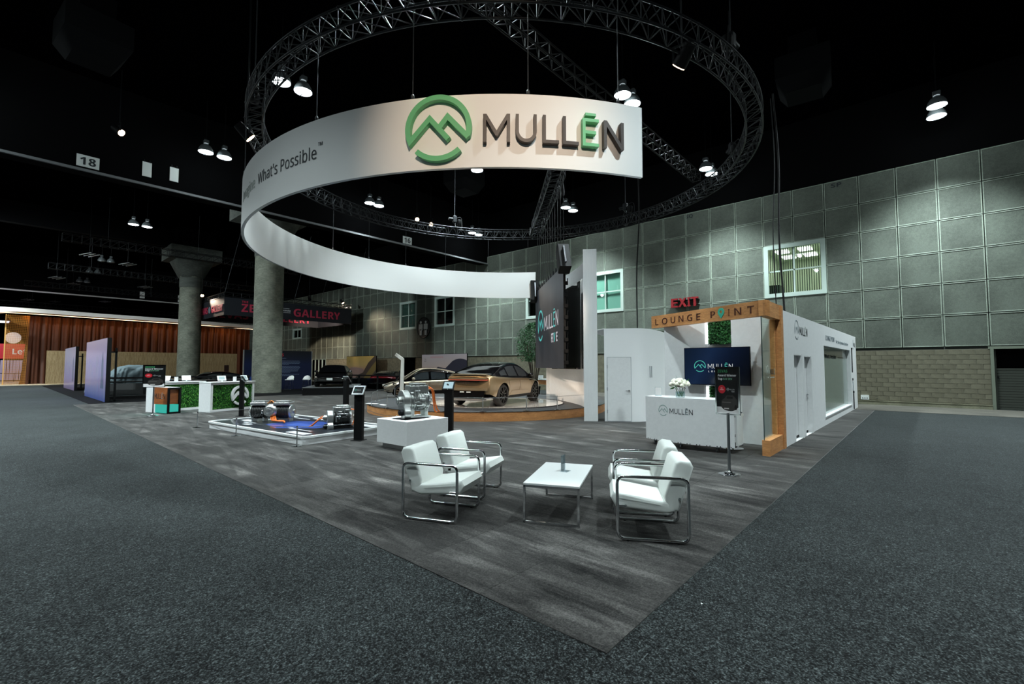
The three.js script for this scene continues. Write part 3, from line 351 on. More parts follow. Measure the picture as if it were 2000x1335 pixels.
{
  const RO = 7.9, RI = 7.5, Y0 = 8.27, Y1 = 8.68, segs = 20, bays = 5; const t = thing('ring_truss', 'circular black lattice truss above the banner', 'truss', [RC[0], Y0, RC[1]]);
  const pt = (deg, r, y) => { const [x, , z] = onRing(deg, r, 0); return [x - RC[0], y - Y0, z - RC[1]]; };
  for (let s = 0; s < segs; s++) {
    const a = 360 / segs * s, step = 360 / segs / bays, seg = new THREE.Group(); seg.name = 'truss_section'; t.add(seg);
    for (const [r, y] of [[RO, Y0], [RI, Y0], [RO, Y1], [RI, Y1]]) { const pts = []; for (let k = 0; k <= 6; k++) pts.push(pt(a + 360 / segs * k / 6, r, y)); mesh('chord', tube(pts, 0.024, 10, 6), M.trussMetal, seg); }
    const lace = { outer_lacing: [], inner_lacing: [], lower_lacing: [], upper_lacing: [] };
    for (let k = 0; k < bays; k++) { const p = a + step * k, q = p + step, m = p + step / 2;
      for (const [n, r] of [['outer_lacing', RO], ['inner_lacing', RI]]) { lace[n].push(bar(pt(p, r, Y0), pt(p, r, Y1), 0.012), bar(pt(p, r, Y0), pt(m, r, Y1), 0.011), bar(pt(m, r, Y1), pt(q, r, Y0), 0.011)); }
      for (const [n, y] of [['lower_lacing', Y0], ['upper_lacing', Y1]]) lace[n].push(bar(pt(p, RO, y), pt(p, RI, y), 0.012), bar(pt(p, RO, y), pt(q, RI, y), 0.011)); }
    for (const n in lace) mesh(n, lace[n], M.trussMetal, seg);
    mesh('end_plate', [[RO, Y0], [RI, Y0], [RO, Y1], [RI, Y1]].map(([r, y]) => { const c = pt(a, r, y); return sph(0.035, ...c, 1, 1, 1, 6, 5); }), M.trussMetal, seg);
  }
  // chain hoists that carry the truss
  for (const [deg, l] of [[-18, 'chain hoist on the truss beside the left glaring lamps'], [28, 'chain hoist on the truss above the banner logo'], [84, 'chain hoist on the right flank of the truss'], [128, 'chain hoist on the right rear of the truss'], [176, 'chain hoist on the truss straight above the screen end'], [-118, 'chain hoist on the left rear of the truss']]) {
    const [x, , z] = onRing(deg, 7.7, 0), o = thing('chain_hoist', l, 'hoist', [x, 8.72, z], deg * D2R); mesh('motor', [rbox(0.2, 0.34, 0.18, 0, 0.42, 0, 0.03), cyl(0.08, 0.08, 0.3, 0.16, 0.42, 0, 0, 0, PI / 2)], M.darkMetal, o); mesh('chain_bag', lathe([[0.0, 0.0], [0.11, 0.02], [0.13, 0.28], [0.12, 0.3]], 12).translate(-0.22, 0.1, 0), M.black, o); mesh('chain', cyl(0.014, 0.014, ROOM.top - 8.72 - 0.62, 0, (ROOM.top - 8.72 + 0.58) / 2, 0, 0, 0, 0, 6), M.cable, o); stuff(mesh('sling', [bar([0, 0.26, 0], [0.0, -0.02, 0.2], 0.015), bar([0, 0.26, 0], [0, -0.02, -0.2], 0.015), tube([[-0.1, 0.5, 0], [-0.35, 0.55, 0.1], [-0.4, 0.1, 0.1], [-0.3, -0.1, 0.05]], 0.014, 16, 5)], M.rope, o)); mesh('hook', new THREE.TorusGeometry(0.05, 0.014, 6, 12, 4.6).translate(0, 0.2, 0), M.steel, o);
  }
}
function straightTruss(a, b, w, label, mat = M.trussMetal) {   // box truss between two points at the same height
  const A = V(...a), B = V(...b), L = A.distanceTo(B), t = thing('straight_truss', label, 'truss', a, Math.atan2(-(B.z - A.z), B.x - A.x)); const h = w / 2;
  for (const [y, z] of [[-h, -h], [-h, h], [h, -h], [h, h]]) mesh('chord', bar([0, y, z], [L, y, z], 0.024), mat, t);
  const n = Math.round(L / 0.5), g = [[], []]; for (let k = 0; k <= n; k++) { const x = k * L / n, x2 = Math.min(L, x + L / n); for (const s of [-h, h]) { g[0].push(bar([x, -h, s], [x, h, s], 0.012, 5)); g[1].push(bar([x, s, -h], [x, s, h], 0.012, 5)); if (k < n) { g[0].push(bar([x, -h, s], [x2, h, s], 0.012, 5)); g[1].push(bar([x, s, h], [x2, s, -h], 0.012, 5)); } } }
  mesh('side_lacing', g[0], mat, t); mesh('flat_lacing', g[1], mat, t); return t;
}
{ const t = straightTruss([-9.3, 8.6, -12.9], [-14.36, 8.6, -18.05], 0.5, 'straight lattice truss carrying the led screen, seen under the banner');
  for (const [k, side] of [[0.9, 1], [6.4, -1]]) mesh('cable_loom', tube([[k, -0.2, 0.3 * side], [k + 0.2, -0.5, 0.36 * side], [k + 0.5, -0.1, 0.32 * side], [k + 0.7, -0.45, 0.3 * side], [k + 0.9, 0.1, 0.3 * side]], 0.05, 30, 6), M.rope, t); }
straightTruss([-6.3, 8.98, -5.7], [-6.3, 8.98, -17.8], 0.3, 'dim straight truss crossing the ring above the banner lettering', M.black);
// ================================================================ LED SCREEN, CURVED BACKDROP, FIN, STORE ROOM
{
  const a = [-8.93, 0, -12.72], b = [-13.4, 0, -16.82], L = Math.hypot(b[0] - a[0], b[2] - a[2]), turn = Math.atan2(b[2] - a[2], b[0] - a[0]);   // local +x from far to near, +z towards the viewer's left
  const t = thing('led_screen', 'tall black led screen hanging over the stage showing the glowing brand mark', 'screen', [b[0], 1.66, b[2]], -Math.atan2(a[2] - b[2], a[0] - b[0])); const H = 3.47;
  const tex = canvasTex(1024, 610, (c, w, h) => { c.fillStyle = '#23262d'; c.fillRect(0, 0, w, h); const gr = ['#20232b', '#262930', '#2a2c33']; for (let i = 0; i < 12; i++) for (let j = 0; j < 7; j++) { c.fillStyle = gr[(i * 5 + j * 3) % 3]; c.fillRect(i * w / 12, j * h / 7, w / 12, h / 7); } drawLogo(c, 235, 290, 118, '#5fe0da', '#f2eef6', 0.13); c.fillStyle = '#f2eef6'; c.font = 'bold 84px sans-serif'; c.fillText('FI', 645, 440); c.fillStyle = '#5fe0da'; c.fillText('V', 732, 440); c.fillStyle = '#f2eef6'; c.fillText('E', 808, 440); });
  mesh('display_face', new THREE.PlaneGeometry(L, H).translate(L / 2, H / 2, 0.042), new THREE.MeshStandardMaterial({ color: 0x101114, roughness: 0.45, emissive: 0xffffff, emissiveMap: tex, emissiveIntensity: 0.62 }), t);
  mesh('cabinet', box(L, H, 0.08, L / 2, H / 2, 0), M.black, t);
  const br = []; for (let k = 0; k <= 12; k++) br.push(box(0.1, 0.12, 0.12, k * L / 12, H + 0.06, -0.02), box(0.05, 0.16, 0.05, (k + 0.4) * L / 12, H + 0.08, 0.03)); mesh('hanging_bracket', br, M.trussMetal, t);
  const rear = []; for (let k = 0; k < 9; k++) rear.push(box(0.05, 0.12, 0.12, L + 0.02, 0.2 + k * 0.38, -0.05), bar([L + 0.03, 0.2 + k * 0.38, -0.08], [L + 0.03, 0.5 + k * 0.36, -0.1], 0.015)); stuff(mesh('rear_cabling', rear, M.black, t));
  for (let k = 0; k < 12; k++) mesh('suspension_cable', bar([0.3 + k * L / 12, H + 0.1, -0.02], [0.3 + k * L / 12, 6.7, -0.02], 0.012, 5), M.rope, t);
}
for (const [p, ry, rz, l] of [[[-8.85, 5.3, -12.55], -0.75, 0.5, 'black loudspeaker tilted at the near top corner of the led screen'], [[-13.3, 5.15, -16.55], -0.75, 0.28, 'black loudspeaker tilted at the far top corner of the led screen']]) { const t = thing('loudspeaker', l, 'speaker', p, ry); const g = (n, geo, m) => { const o = mesh(n, geo, m, t); o.rotation.z = rz; return o; }; g('cabinet', extr([[-0.17, -0.45], [0.17, -0.45], [0.17, 0.45], [-0.17, 0.45]], 0.34, 0.03).translate(0, 0, -0.17), M.black); g('grille', box(0.02, 0.8, 0.32, -0.2, 0, 0), M.matte); g('bracket', [box(0.06, 0.7, 0.05, 0.24, 0, 0), box(0.1, 0.05, 0.05, 0.21, 0.3, 0), box(0.1, 0.05, 0.05, 0.21, -0.3, 0)], M.steel); }
const BD = new THREE.CatmullRomCurve3([[-8.05, -12.62], [-8.6, -13.5], [-9.3, -14.3], [-10.43, -15.25], [-11.5, -15.98], [-12.3, -16.3]].map(([x, z]) => V(x, 0, z)));
{
  const t = thing('curved_backdrop', 'white curved backdrop wall with a black mirror panel behind the gold car', 'wall', [0, 0.02, 0]); const N = 48;
  const wall = (y0, y1, off, u0, u1) => grid(N, 1, (u, v) => { const q = u0 + (u1 - u0) * u, p = BD.getPoint(q), tg = BD.getTangent(q); return [p.x - tg.z * off, y0 + (y1 - y0) * v, p.z + tg.x * off]; }, [7, y1 - y0]);
  const lip = (y, a, b) => grid(N, 1, (u, v) => { const p = BD.getPoint(u), tg = BD.getTangent(u), o = a + (b - a) * v; return [p.x - tg.z * o, y, p.z + tg.x * o]; });
  mesh('wall_skin', [wall(0, 5.42, -0.02, 0, 1), wall(0, 5.42, 0.13, 0, 1), lip(5.42, -0.02, 0.13)], M.white, t);
  mesh('mirror_panel', [wall(1.6, 4.85, -0.045, 0.0, 0.93), wall(1.6, 4.85, -0.021, 0, 0.93)], phy(0x0b0908, 0.06, { clearcoat: 1, clearcoatRoughness: 0.02 }), t);
  const e = BD.getPoint(1); mesh('end_post', box(0.22, 5.42, 0.22, e.x - 0.02, 2.71, e.z - 0.02, 0, 0.6), M.white, t);
}
mesh('fin_column', rbox(0.43, 5.45, 0.3, 0, 2.725, 0, 0.008).rotateY(0.56).translate(-7.92, 0.01, -12.69), M.white, scene).userData = { label: 'tall slim white fin standing at the end of the stage', category: 'column' };
{
  // white store room with a rounded corner and a flush door
  const t = thing('store_room', 'white store cabin with rounded corner and plain door', 'cabin', [0, 0.007, 0]); const A = V(-7.62, 0, -12.86), B = V(-6.74, 0, -13.42), dir = B.clone().sub(A).normalize(), nrm = V(-dir.z, 0, dir.x), H = 2.92;
  const path = [[-7.7, -12.8], [-7.55, -12.9], [-6.78, -13.4], [-6.64, -13.56], [-6.56, -13.78], [-6.54, -14.05], [-6.58, -14.5], [-6.7, -15.2], [-6.9, -16]];
  const c1 = new THREE.CatmullRomCurve3(path.slice(1).map(([x, z]) => V(x, 0, z)), false, 'centripetal');
  mesh('shell', [grid(60, 1, (u, v) => { const p = c1.getPointAt(u); return [p.x, v * H, p.z]; }, [5, H]), extr([...Array.from({ length: 30 }, (_, i) => { const p = c1.getPointAt(i / 29); return [p.x, -p.z]; }), [-9.3, 16.0], [-8.6, 13.6]], 0.02).rotateX(-PI / 2).translate(0, H - 0.02, 0)], new THREE.MeshStandardMaterial({ color: 0xf2f3f3, roughness: 0.62, side: THREE.DoubleSide }), t);
  const ry = Math.atan2(-dir.z, dir.x), d = mesh('door', box(0.72, 1.98, 0.03, 0, 0.99, 0.002), M.white, t); const mid = V(-7.17, 0, -13.145); d.position.set(mid.x, 0.012, mid.z); d.rotation.y = ry;
  mesh('door_gap', [box(0.012, 2.0, 0.004, -0.366, 1.0, 0.012), box(0.012, 2.0, 0.004, 0.366, 1.0, 0.012), box(0.74, 0.012, 0.004, 0, 1.995, 0.012), box(0.72, 0.02, 0.02, 0, 0.0, 0.012)], std(0x9aa0a4, 0.8), d);
  mesh('lever_handle', [cyl(0.03, 0.03, 0.02, 0.3, 0.95, 0.03, PI / 2), cyl(0.009, 0.009, 0.05, 0.3, 0.95, 0.05, PI / 2), cyl(0.009, 0.009, 0.12, 0.25, 0.95, 0.07, 0, 0, PI / 2)], M.chrome, d); mesh('hinge', [0.3, 1.0, 1.7].map((y) => cyl(0.012, 0.012, 0.1, -0.366, y, 0.02)), M.steel, d);
  mesh('grip_rails', [cyl(0.012, 0.012, 0.36, -6.5, 1.55, -13.92, 0, 0, 0, 8), cyl(0.012, 0.012, 0.36, -6.49, 1.55, -14.02, 0, 0, 0, 8)], M.steel, t);
}
// ================================================================ THE LOUNGE
const FL = 0.007;
{
  // wooden frame: plinth, post, two header beams
  const t = thing('lounge_frame', 'orange wood portal frame of the lounge with lettered header', 'frame', [0, FL, 0]); const TOP = 3.03, LOW = 2.72;
  const wood = (g) => muv(g);
  mesh('plinth', wood(box(0.14, 0.3, 1.32, -2.33, 0.15, -10.68)), M.wood, t);
  mesh('post', wood(box(0.16, TOP, 0.2, -2.32, TOP / 2, -11.24)), M.wood, t);
  mesh('post_trim', [wood(box(0.1, LOW - 0.3, 0.12, -2.39, (LOW + 0.3) / 2, -11.1))], M.wood, t);
  mesh('side_header', wood(box(0.14, TOP - LOW, 1.34, -2.33, (TOP + LOW) / 2, -10.69)), M.wood, t);
  const a = V(-2.28, 0, -10.0), b = V(-5.31, 0, -11.5), L = a.distanceTo(b), ry = Math.atan2(-(a.z - b.z), a.x - b.x);
  const hd = new THREE.Group(); hd.name = 'front_header'; hd.position.set(b.x, LOW, b.z); hd.rotation.y = ry; t.add(hd);
  mesh('beam', box(L, TOP - LOW, 0.13, L / 2, (TOP - LOW) / 2, -0.065), M.wood, hd);
  // LOUNGE P(o)INT : letters in place
  const put = (s, x, w) => mesh('letter', textGeo(s, w * 1.25, 0.15, 0.008).translate(x, 0.075, 0.001), M.darkRedWood, hd);
  let x = 0.16; for (const [s, w, adv] of [['L', 0.085, 0.18], ['O', 0.155, 0.225], ['U', 0.125, 0.195], ['N', 0.125, 0.2], ['G', 0.13, 0.205], ['E', 0.095, 0.3], ['P', 0.1, 0.155]]) { put(s, x, w); x += adv * 1.42; }
  const pin = new THREE.Shape(); const cx = x + 0.075, cy = 0.175; pin.moveTo(cx, cy - 0.135); pin.bezierCurveTo(cx - 0.03, cy - 0.08, cx - 0.085, cy - 0.05, cx - 0.085, cy + 0.01); pin.absarc(cx, cy + 0.01, 0.085, PI, 0, true); pin.bezierCurveTo(cx + 0.085, cy - 0.05, cx + 0.03, cy - 0.08, cx, cy - 0.135); const hl = new THREE.Path(); hl.absarc(cx, cy + 0.01, 0.034, 0, 2 * PI, true); pin.holes.push(hl);
  mesh('map_pin', extr(pin, 0.012).translate(0, 0, 0.001), M.teal, hd); x += 0.27; for (const [s, w, adv] of [['I', 0.022, 0.11], ['N', 0.135, 0.225], ['T', 0.125, 0.2]]) { put(s, x, w); x += adv * 1.42; }
  const pane = mesh('glass_pane', box(0.012, LOW - 0.3, 1.06, -2.36, (LOW + 0.3) / 2, -10.57), M.glass, t); mesh('pane_edge', box(0.014, LOW - 0.3, 0.016, -2.36, (LOW + 0.3) / 2, -10.03), std(0x1f3a3a, 0.3), t);
  const g = new THREE.Group(); g.name = 'etched_mark'; g.position.set(-2.352, 1.62, -10.42); g.rotation.y = PI / 2; t.add(g); logoOn(g, 0.13, 0.002, [M.paleInk, M.ink, M.paleInk], 0.06); mesh('etched_line', textGeo('LOUNGE POINT', 0.36, 0.025, 0.002).translate(0.18, -0.13, 0), M.paleInk, g);
}
{
  // wall with the television, moss strip behind it
  const Z = -11.36; const t = thing('lounge_wall', 'white inner lounge wall behind the counter with a moss strip', 'wall', [0, FL, 0]); const H = 2.98;
  mesh('wall_left_part', box(1.02, H, 0.14, -4.4, H / 2, Z - 0.07), M.white, t); mesh('wall_right_part', box(0.9, H, 0.14, -2.86, H / 2, Z - 0.07), M.white, t); mesh('wall_centre', [box(0.6, 0.98, 0.1, -3.6, 0.49, Z - 0.09), box(0.6, H, 0.04, -3.6, H / 2, Z - 0.12)], M.white, t);
  const strip = (y0, y1) => mesh('light_strip', box(0.05, y1 - y0, 0.03, -3.86, (y0 + y1) / 2, Z + 0.0), M.led(0xf4fbff, 3.2), t); strip(2.26, 2.9); strip(0.95, 1.25);
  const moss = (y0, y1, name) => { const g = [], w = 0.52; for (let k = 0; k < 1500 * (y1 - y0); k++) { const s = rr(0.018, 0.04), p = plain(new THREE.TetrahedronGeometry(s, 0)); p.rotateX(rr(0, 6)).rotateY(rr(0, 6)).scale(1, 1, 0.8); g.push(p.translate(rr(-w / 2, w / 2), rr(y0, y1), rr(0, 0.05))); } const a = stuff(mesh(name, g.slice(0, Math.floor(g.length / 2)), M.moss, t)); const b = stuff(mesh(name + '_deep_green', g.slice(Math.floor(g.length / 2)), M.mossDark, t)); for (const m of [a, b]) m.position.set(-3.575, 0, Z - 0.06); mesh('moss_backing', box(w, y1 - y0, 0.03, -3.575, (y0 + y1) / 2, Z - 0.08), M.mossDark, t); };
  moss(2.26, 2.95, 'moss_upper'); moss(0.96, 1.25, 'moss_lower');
  for (const [x, y0, y1, z] of [[-3.82, 2.26, 2.9, Z + 0.03], [-3.82, 0.95, 1.25, Z + 0.03]]) { const l = new THREE.RectAreaLight(0xf4fbff, 3, 0.05, y1 - y0); l.position.set(x - 0.04, (y0 + y1) / 2, z); l.lookAt(x - 0.04, (y0 + y1) / 2, z + 1); scene.add(l); }
}
{
  const Z = -11.34, t = thing('television', 'wall mounted television with glowing mark above the white counter', 'television', [-3.63, 1.3, Z + 0.06]);
  const tex = canvasTex(1024, 600, (c, w, h) => { const g = c.createLinearGradient(0, 0, w, h); g.addColorStop(0, '#142236'); g.addColorStop(0.35, '#1d3152'); g.addColorStop(0.6, '#101c33'); g.addColorStop(1, '#05070c'); c.fillStyle = g; c.fillRect(0, 0, w, h); drawLogo(c, 255, 300, 96, '#63e6d3', '#f4f8fb'); c.fillStyle = '#f4f8fb'; c.font = 'bold 40px sans-serif'; 'LOUNGE'.split('').forEach((ch, i) => c.fillText(ch, 388 + i * 47, 400)); });
  mesh('panel', rbox(1.48, 0.88, 0.05, 0, 0.44, 0, 0.006), M.black, t); mesh('picture', new THREE.PlaneGeometry(1.455, 0.855).translate(0, 0.44, 0.0265), new THREE.MeshPhysicalMaterial({ color: 0x050608, roughness: 0.15, emissive: 0xffffff, emissiveMap: tex, emissiveIntensity: 0.55 }), t); mesh('mount', box(0.5, 0.4, 0.06, 0, 0.45, -0.05), M.darkMetal, t);
}
{
  // long white side wall with doors, niche window and lettering; local x runs back into the hall
  const t = thing('lounge_side_wall', 'long white lounge side wall with two narrow doors and a grey window', 'wall', [-2.26, FL, -11.35], PI / 2 - 0.0105); const H = 2.95, L = 12.9, T = 0.14;   // local +x = -z world, local +z = +x world
  // openings: doors at 1.05-1.85 and 2.2-2.95, window 5.05-10.6
  const op = [[1.02, 1.86, 0, 2.02], [2.18, 2.98, 0, 2.0], [5.1, 10.9, 0.25, 2.34]];
  const s = new THREE.Shape([[0, 0], [L, 0], [L, H], [0, H]].map((p) => new THREE.Vector2(...p))); for (const [a, b, c, d] of op) s.holes.push(new THREE.Path([[a, c + 0.001], [a, d], [b, d], [b, c + 0.001]].map((p) => new THREE.Vector2(...p))));
  mesh('wall_board', muv(new THREE.ExtrudeGeometry(s, { depth: T, bevelEnabled: false })).translate(0, 0, -T), M.white, t);
  mesh('return_end', box(0.1, H, 0.9, L - 0.05, H / 2, -T - 0.45), M.white, t);
  for (const [a, b, c, d] of op.slice(0, 2)) { const dr = mesh('door', box(b - a - 0.02, d - 0.07, 0.035, (a + b) / 2, d / 2 + 0.035, -0.11), M.white, t); mesh('jamb', [box(0.03, d, T, a + 0.015, d / 2, -T / 2), box(0.03, d, T + 0.03, b - 0.015, d / 2, -T / 2 + 0.012), box(b - a, 0.03, T, (a + b) / 2, d - 0.015, -T / 2)], M.gloss, dr); mesh('sweep', box(b - a - 0.06, 0.06, 0.02, (a + b) / 2, 0.035, -0.1), M.black, dr); mesh('handle', a < 2 ? [sph(0.014, a + 0.12, 0.93, -0.085)] : [cyl(0.02, 0.02, 0.03, b - 0.1, 1.0, -0.08, PI / 2), cyl(0.008, 0.008, 0.12, b - 0.15, 1.0, -0.05, 0, 0, PI / 2)], M.steel, dr); }
  const [a, b, c, d] = op[2]; mesh('niche_window', box(b - a, d - c, 0.02, (a + b) / 2, (c + d) / 2, -0.12), phy(0x7e9088, 0.22, { clearcoat: 0.4 }), t); mesh('window_trim', [box(0.06, d - c, 0.03, b + 0.04, (c + d) / 2, 0.0), box(b - a + 0.2, 0.03, 0.04, (a + b) / 2, c - 0.012, -0.0)], M.gloss, t);
  const lettering = (str, x, y, w, h, m, z = 0.002) => mesh('lettering', textGeo(str, w, h, 0.003).translate(x, y, z), m, t);
  lettering("What's Possible", 5.95, 1.98, 2.3, 0.12, M.ink, -0.108); mesh('dash_line', box(1.3, 0.02, 0.003, 9.3, 2.03, -0.107), M.ink, t);
  lettering('LOUNGE POINT', 5.45, 2.52, 1.75, 0.15, M.greyInk); lettering('The Drive Experience Starts Here', 7.45, 2.5, 3.0, 0.1, M.greyInk);
  for (const [x, y, R] of [[1.42, 2.6, 0.235], [12.05, 2.6, 0.2]]) { const g = new THREE.Group(); g.name = 'wall_mark'; g.position.set(x, y, 0.003); t.add(g); logoOn(g, R, 0.002, [M.greyInk, M.ink, M.paleInk], 0.07); if (x > 5) g.scale.x = 0.55; }
  mesh('pull_bar', [box(0.03, 0.95, 0.03, 11.35, 1.95, 0.02), box(0.05, 0.06, 0.05, 11.35, 2.42, 0.02), box(0.07, 0.09, 0.03, 11.45, 1.2, 0.015), box(0.04, 0.62, 0.03, 11.5, 0.34, 0.02), box(0.06, 0.09, 0.05, 11.5, 0.7, 0.02)], M.darkMetal, t); mesh('loose_cable', tube([[11.5, 1.12, 0.01], [11.44, 0.95, 0.02], [11.46, 0.8, 0.01], [11.5, 0.7, 0.02]], 0.01, 16, 5), M.greyInk, t);
}
{ // far inner wall with wooden band and blue picture, seen left of the television wall
  const t = thing('inner_partition', 'white partition with wooden top band far inside the lounge', 'wall', [-8.0, 0, -18.5]); mesh('board', box(2.4, 2.48, 0.12, 0, 1.24, -0.06), M.white, t); mesh('wood_band', box(2.4, 0.33, 0.13, 0, 2.65, -0.06), M.wood, t);
  const p = thing('blue_picture', 'small blue sea picture on the inner partition', 'picture', [-8.4, 1.11, -18.46]); const tex = canvasTex(128, 256, (c, w, h) => { const g = c.createLinearGradient(0, 0, 0, h); g.addColorStop(0, '#5fb6d8'); g.addColorStop(0.2, '#5aa2d6'); g.addColorStop(0.28, '#2b57b4'); g.addColorStop(0.7, '#1f5fb8'); g.addColorStop(1, '#134e86'); c.fillStyle = g; c.fillRect(0, 0, w, h); for (let i = 0; i < 90; i++) { c.fillStyle = `rgba(${40 + rr(0, 60)},${90 + rr(0, 60)},${190 + rr(0, 50)},.35)`; c.fillRect(rr(0, w), rr(h * 0.28, h), rr(6, 30), 2); } }); mesh('print', new THREE.PlaneGeometry(0.5, 0.79).translate(0, 0.395, 0.021), new THREE.MeshStandardMaterial({ map: tex, roughness: 0.4 }), p); mesh('panel', box(0.5, 0.79, 0.035, 0, 0.395, 0), M.plate, p); }
{
  // curved counter on castors
  const t = thing('reception_counter', 'white curved reception counter on castors with printed mark', 'counter', [-3.78, FL, -10.0], -0.04); const R = 2.55, half = 0.95, H = 1.06, y0 = 0.12, a = Math.asin(half / R), zc = 0.33 - R;
  const front = (r, y0b, y1b) => grid(40, 1, (u, v) => { const q = -a + 2 * a * u; return [r * Math.sin(q), y0b + (y1b - y0b) * v, zc + r * Math.cos(q)]; }, [1.9, y1b - y0b]);
  const out = []; for (let i = 0; i <= 30; i++) { const q = -a + 2 * a * i / 30; out.push([R * Math.sin(q), -(zc + R * Math.cos(q))]); } out.push([half, 0.35], [-half, 0.35]);
  mesh('front_shell', front(R, y0, H - 0.03), M.gloss, t); mesh('side_panel', [box(0.03, H - y0 - 0.03, 0.35, -half + 0.015, (H - 0.03 + y0) / 2, -0.17), box(0.03, H - y0 - 0.03, 0.35, half - 0.015, (H - 0.03 + y0) / 2, -0.17)], M.white, t); mesh('worktop', extr(out, 0.03, 0).rotateX(-PI / 2).translate(0, H - 0.03, 0), M.gloss, t); mesh('underside', extr(out, 0.02, 0).rotateX(-PI / 2).translate(0, y0, 0), M.black, t);
  for (const [x, z] of [[-0.75, 0.1], [-0.1, 0.24], [0.62, 0.14], [-0.75, -0.28], [0.0, -0.28], [0.65, -0.28]]) { const w = mesh('castor', [cyl(0.042, 0.042, 0.028, x, 0.042, z, 0, 0, PI / 2), box(0.05, 0.035, 0.06, x, 0.1, z)], M.steel, t); mesh('fork', [box(0.006, 0.07, 0.03, x - 0.02, 0.075, z), box(0.006, 0.07, 0.03, x + 0.02, 0.075, z)], M.black, w); }
  // printed mark bent round the front
  const bendC = (g, x0, y) => { const p = g.attributes.position; for (let i = 0; i < p.count; i++) { const q = (x0 + p.getX(i)) / R, r = R + 0.002 + p.getZ(i); p.setXYZ(i, r * Math.sin(q), y + p.getY(i), zc + r * Math.cos(q)); } g.computeVertexNormals(); return g; };
  const k = 0.118; mesh('printed_emblem', bendC(merge(emblem(0.075, 0.004)).scale(k, k, k), -0.47, 0.78), M.greyInk, t).material = std(0x5d8f86, 0.6); nameLetters(k * 4.3, k * 0.92, 0.001, (g, isE) => mesh('printed_letter', bendC(g, -0.47 + k * 1.35, 0.78 - k * 0.46), isE ? M.greyInk : M.ink, t));
}
{ // vase of flowers
  const t = thing('flower_vase', 'glass vase of white roses on the reception counter', 'vase', [-3.93, FL + 1.06, -9.87]); t.scale.setScalar(1.3); mesh('vase', lathe([[0.0, 0.0], [0.07, 0.0], [0.076, 0.02], [0.076, 0.1], [0.07, 0.1], [0.07, 0.025], [0, 0.02]], 24), phy(0xe6f0f0, 0.05, { transmission: 1, thickness: 0 }), t); mesh('stems', Array.from({ length: 9 }, (_, i) => bar([rr(-0.03, 0.03), 0.02, rr(-0.03, 0.03)], [rr(-0.08, 0.08), 0.16, rr(-0.08, 0.08)], 0.004, 5)), M.leafB, t);
  const petal = (r) => { const g = []; for (let k = 0; k < 3; k++) g.push(sph(r * (1 - k * 0.22), rr(-0.006, 0.006), k * r * 0.3, rr(-0.006, 0.006), 1, 0.8, 1, 8, 6)); return merge(g); }; const rose = std(0xf1efdc, 0.8), pg = petal(0.042); for (let k = 0; k < 26; k++) { const a = k * 2.4, q = Math.sqrt((k + 0.5) / 26), m = mesh('rose', pg, rose, t); m.position.set(Math.cos(a) * q * 0.16, 0.19 + 0.1 * (1 - q * q) + rr(-0.015, 0.015), Math.sin(a) * q * 0.13); m.scale.setScalar(rr(0.8, 1.15)); }
  const leaf = extr([[0, 0], [0.018, 0.05], [0.012, 0.11], [0, 0.15], [-0.012, 0.11], [-0.018, 0.05]], 0.002); for (let k = 0; k < 12; k++) { const m = mesh('leaf', leaf, k % 3 ? M.leafB : M.bark, t); m.position.set(rr(-0.08, 0.08), 0.17 + rr(0, 0.06), rr(-0.06, 0.09)); m.rotation.set(rr(-0.8, 0.8), rr(0, 6), k < 3 ? 1.1 : rr(-1.9, 1.9)); m.scale.setScalar(k < 3 ? 1.2 : 0.8); } }
function drawAward(c, w, h, mini) {   // the award poster, flat print
  c.fillStyle = '#101011'; c.fillRect(0, 0, w, h); c.fillStyle = '#e9e7e6'; c.fillRect(0, h * 0.86, w, h * 0.14); c.fillStyle = '#4fae74'; c.font = `bold ${w * 0.16}px sans-serif`; c.fillText('ZEVAS', w * 0.06, h * 0.1); c.fillStyle = '#f3f3f3'; c.font = `bold ${w * 0.125}px sans-serif`; c.fillText('Award Winner', w * 0.06, h * 0.185); c.fillText('Top', w * 0.06, h * 0.265); c.fillStyle = '#8fd0a8'; c.font = `${w * 0.115}px sans-serif`; c.fillText('SUV ZEV', w * 0.3, h * 0.265);
  c.fillStyle = '#c42430'; c.beginPath(); c.arc(w * 0.24, h * 0.47, w * 0.17, 0, 7); c.fill(); c.fillStyle = '#f7dede'; c.font = `bold ${w * 0.05}px sans-serif`; c.fillText('ZEV', w * 0.19, h * 0.455); c.fillText('AWARD', w * 0.15, h * 0.49); drawLogo(c, w * 0.52, h * 0.47, w * 0.055, '#dddddd', '#dddddd', 0.14); c.font = `italic ${w * 0.07}px sans-serif`; c.fillText('FIVE', w * 0.68, h * 0.53);
  // dark car at the foot of the poster
  c.fillStyle = '#3b3836'; c.beginPath(); c.moveTo(w * 0.2, h * 0.86); c.lineTo(w * 0.22, h * 0.72); c.quadraticCurveTo(w * 0.3, h * 0.68, w * 0.36, h * 0.67); c.lineTo(w * 0.45, h * 0.605); c.lineTo(w * 0.75, h * 0.6); c.lineTo(w * 0.92, h * 0.69); c.lineTo(w * 0.96, h * 0.86); c.quadraticCurveTo(w * 0.8, h * 0.95, w * 0.6, h * 0.945); c.quadraticCurveTo(w * 0.3, h * 0.94, w * 0.2, h * 0.86); c.fill(); c.fillStyle = '#141314'; c.fillRect(w * 0.46, h * 0.625, w * 0.27, h * 0.05); c.fillStyle = '#6d6763'; c.fillRect(w * 0.24, h * 0.745, w * 0.4, h * 0.02); c.fillStyle = '#17100f'; c.beginPath(); c.ellipse(w * 0.86, h * 0.86, w * 0.06, h * 0.055, 0, 0, 7); c.fill(); c.fillStyle = '#d5d0cc'; c.fillRect(w * 0.33, h * 0.88, w * 0.22, h * 0.022); }
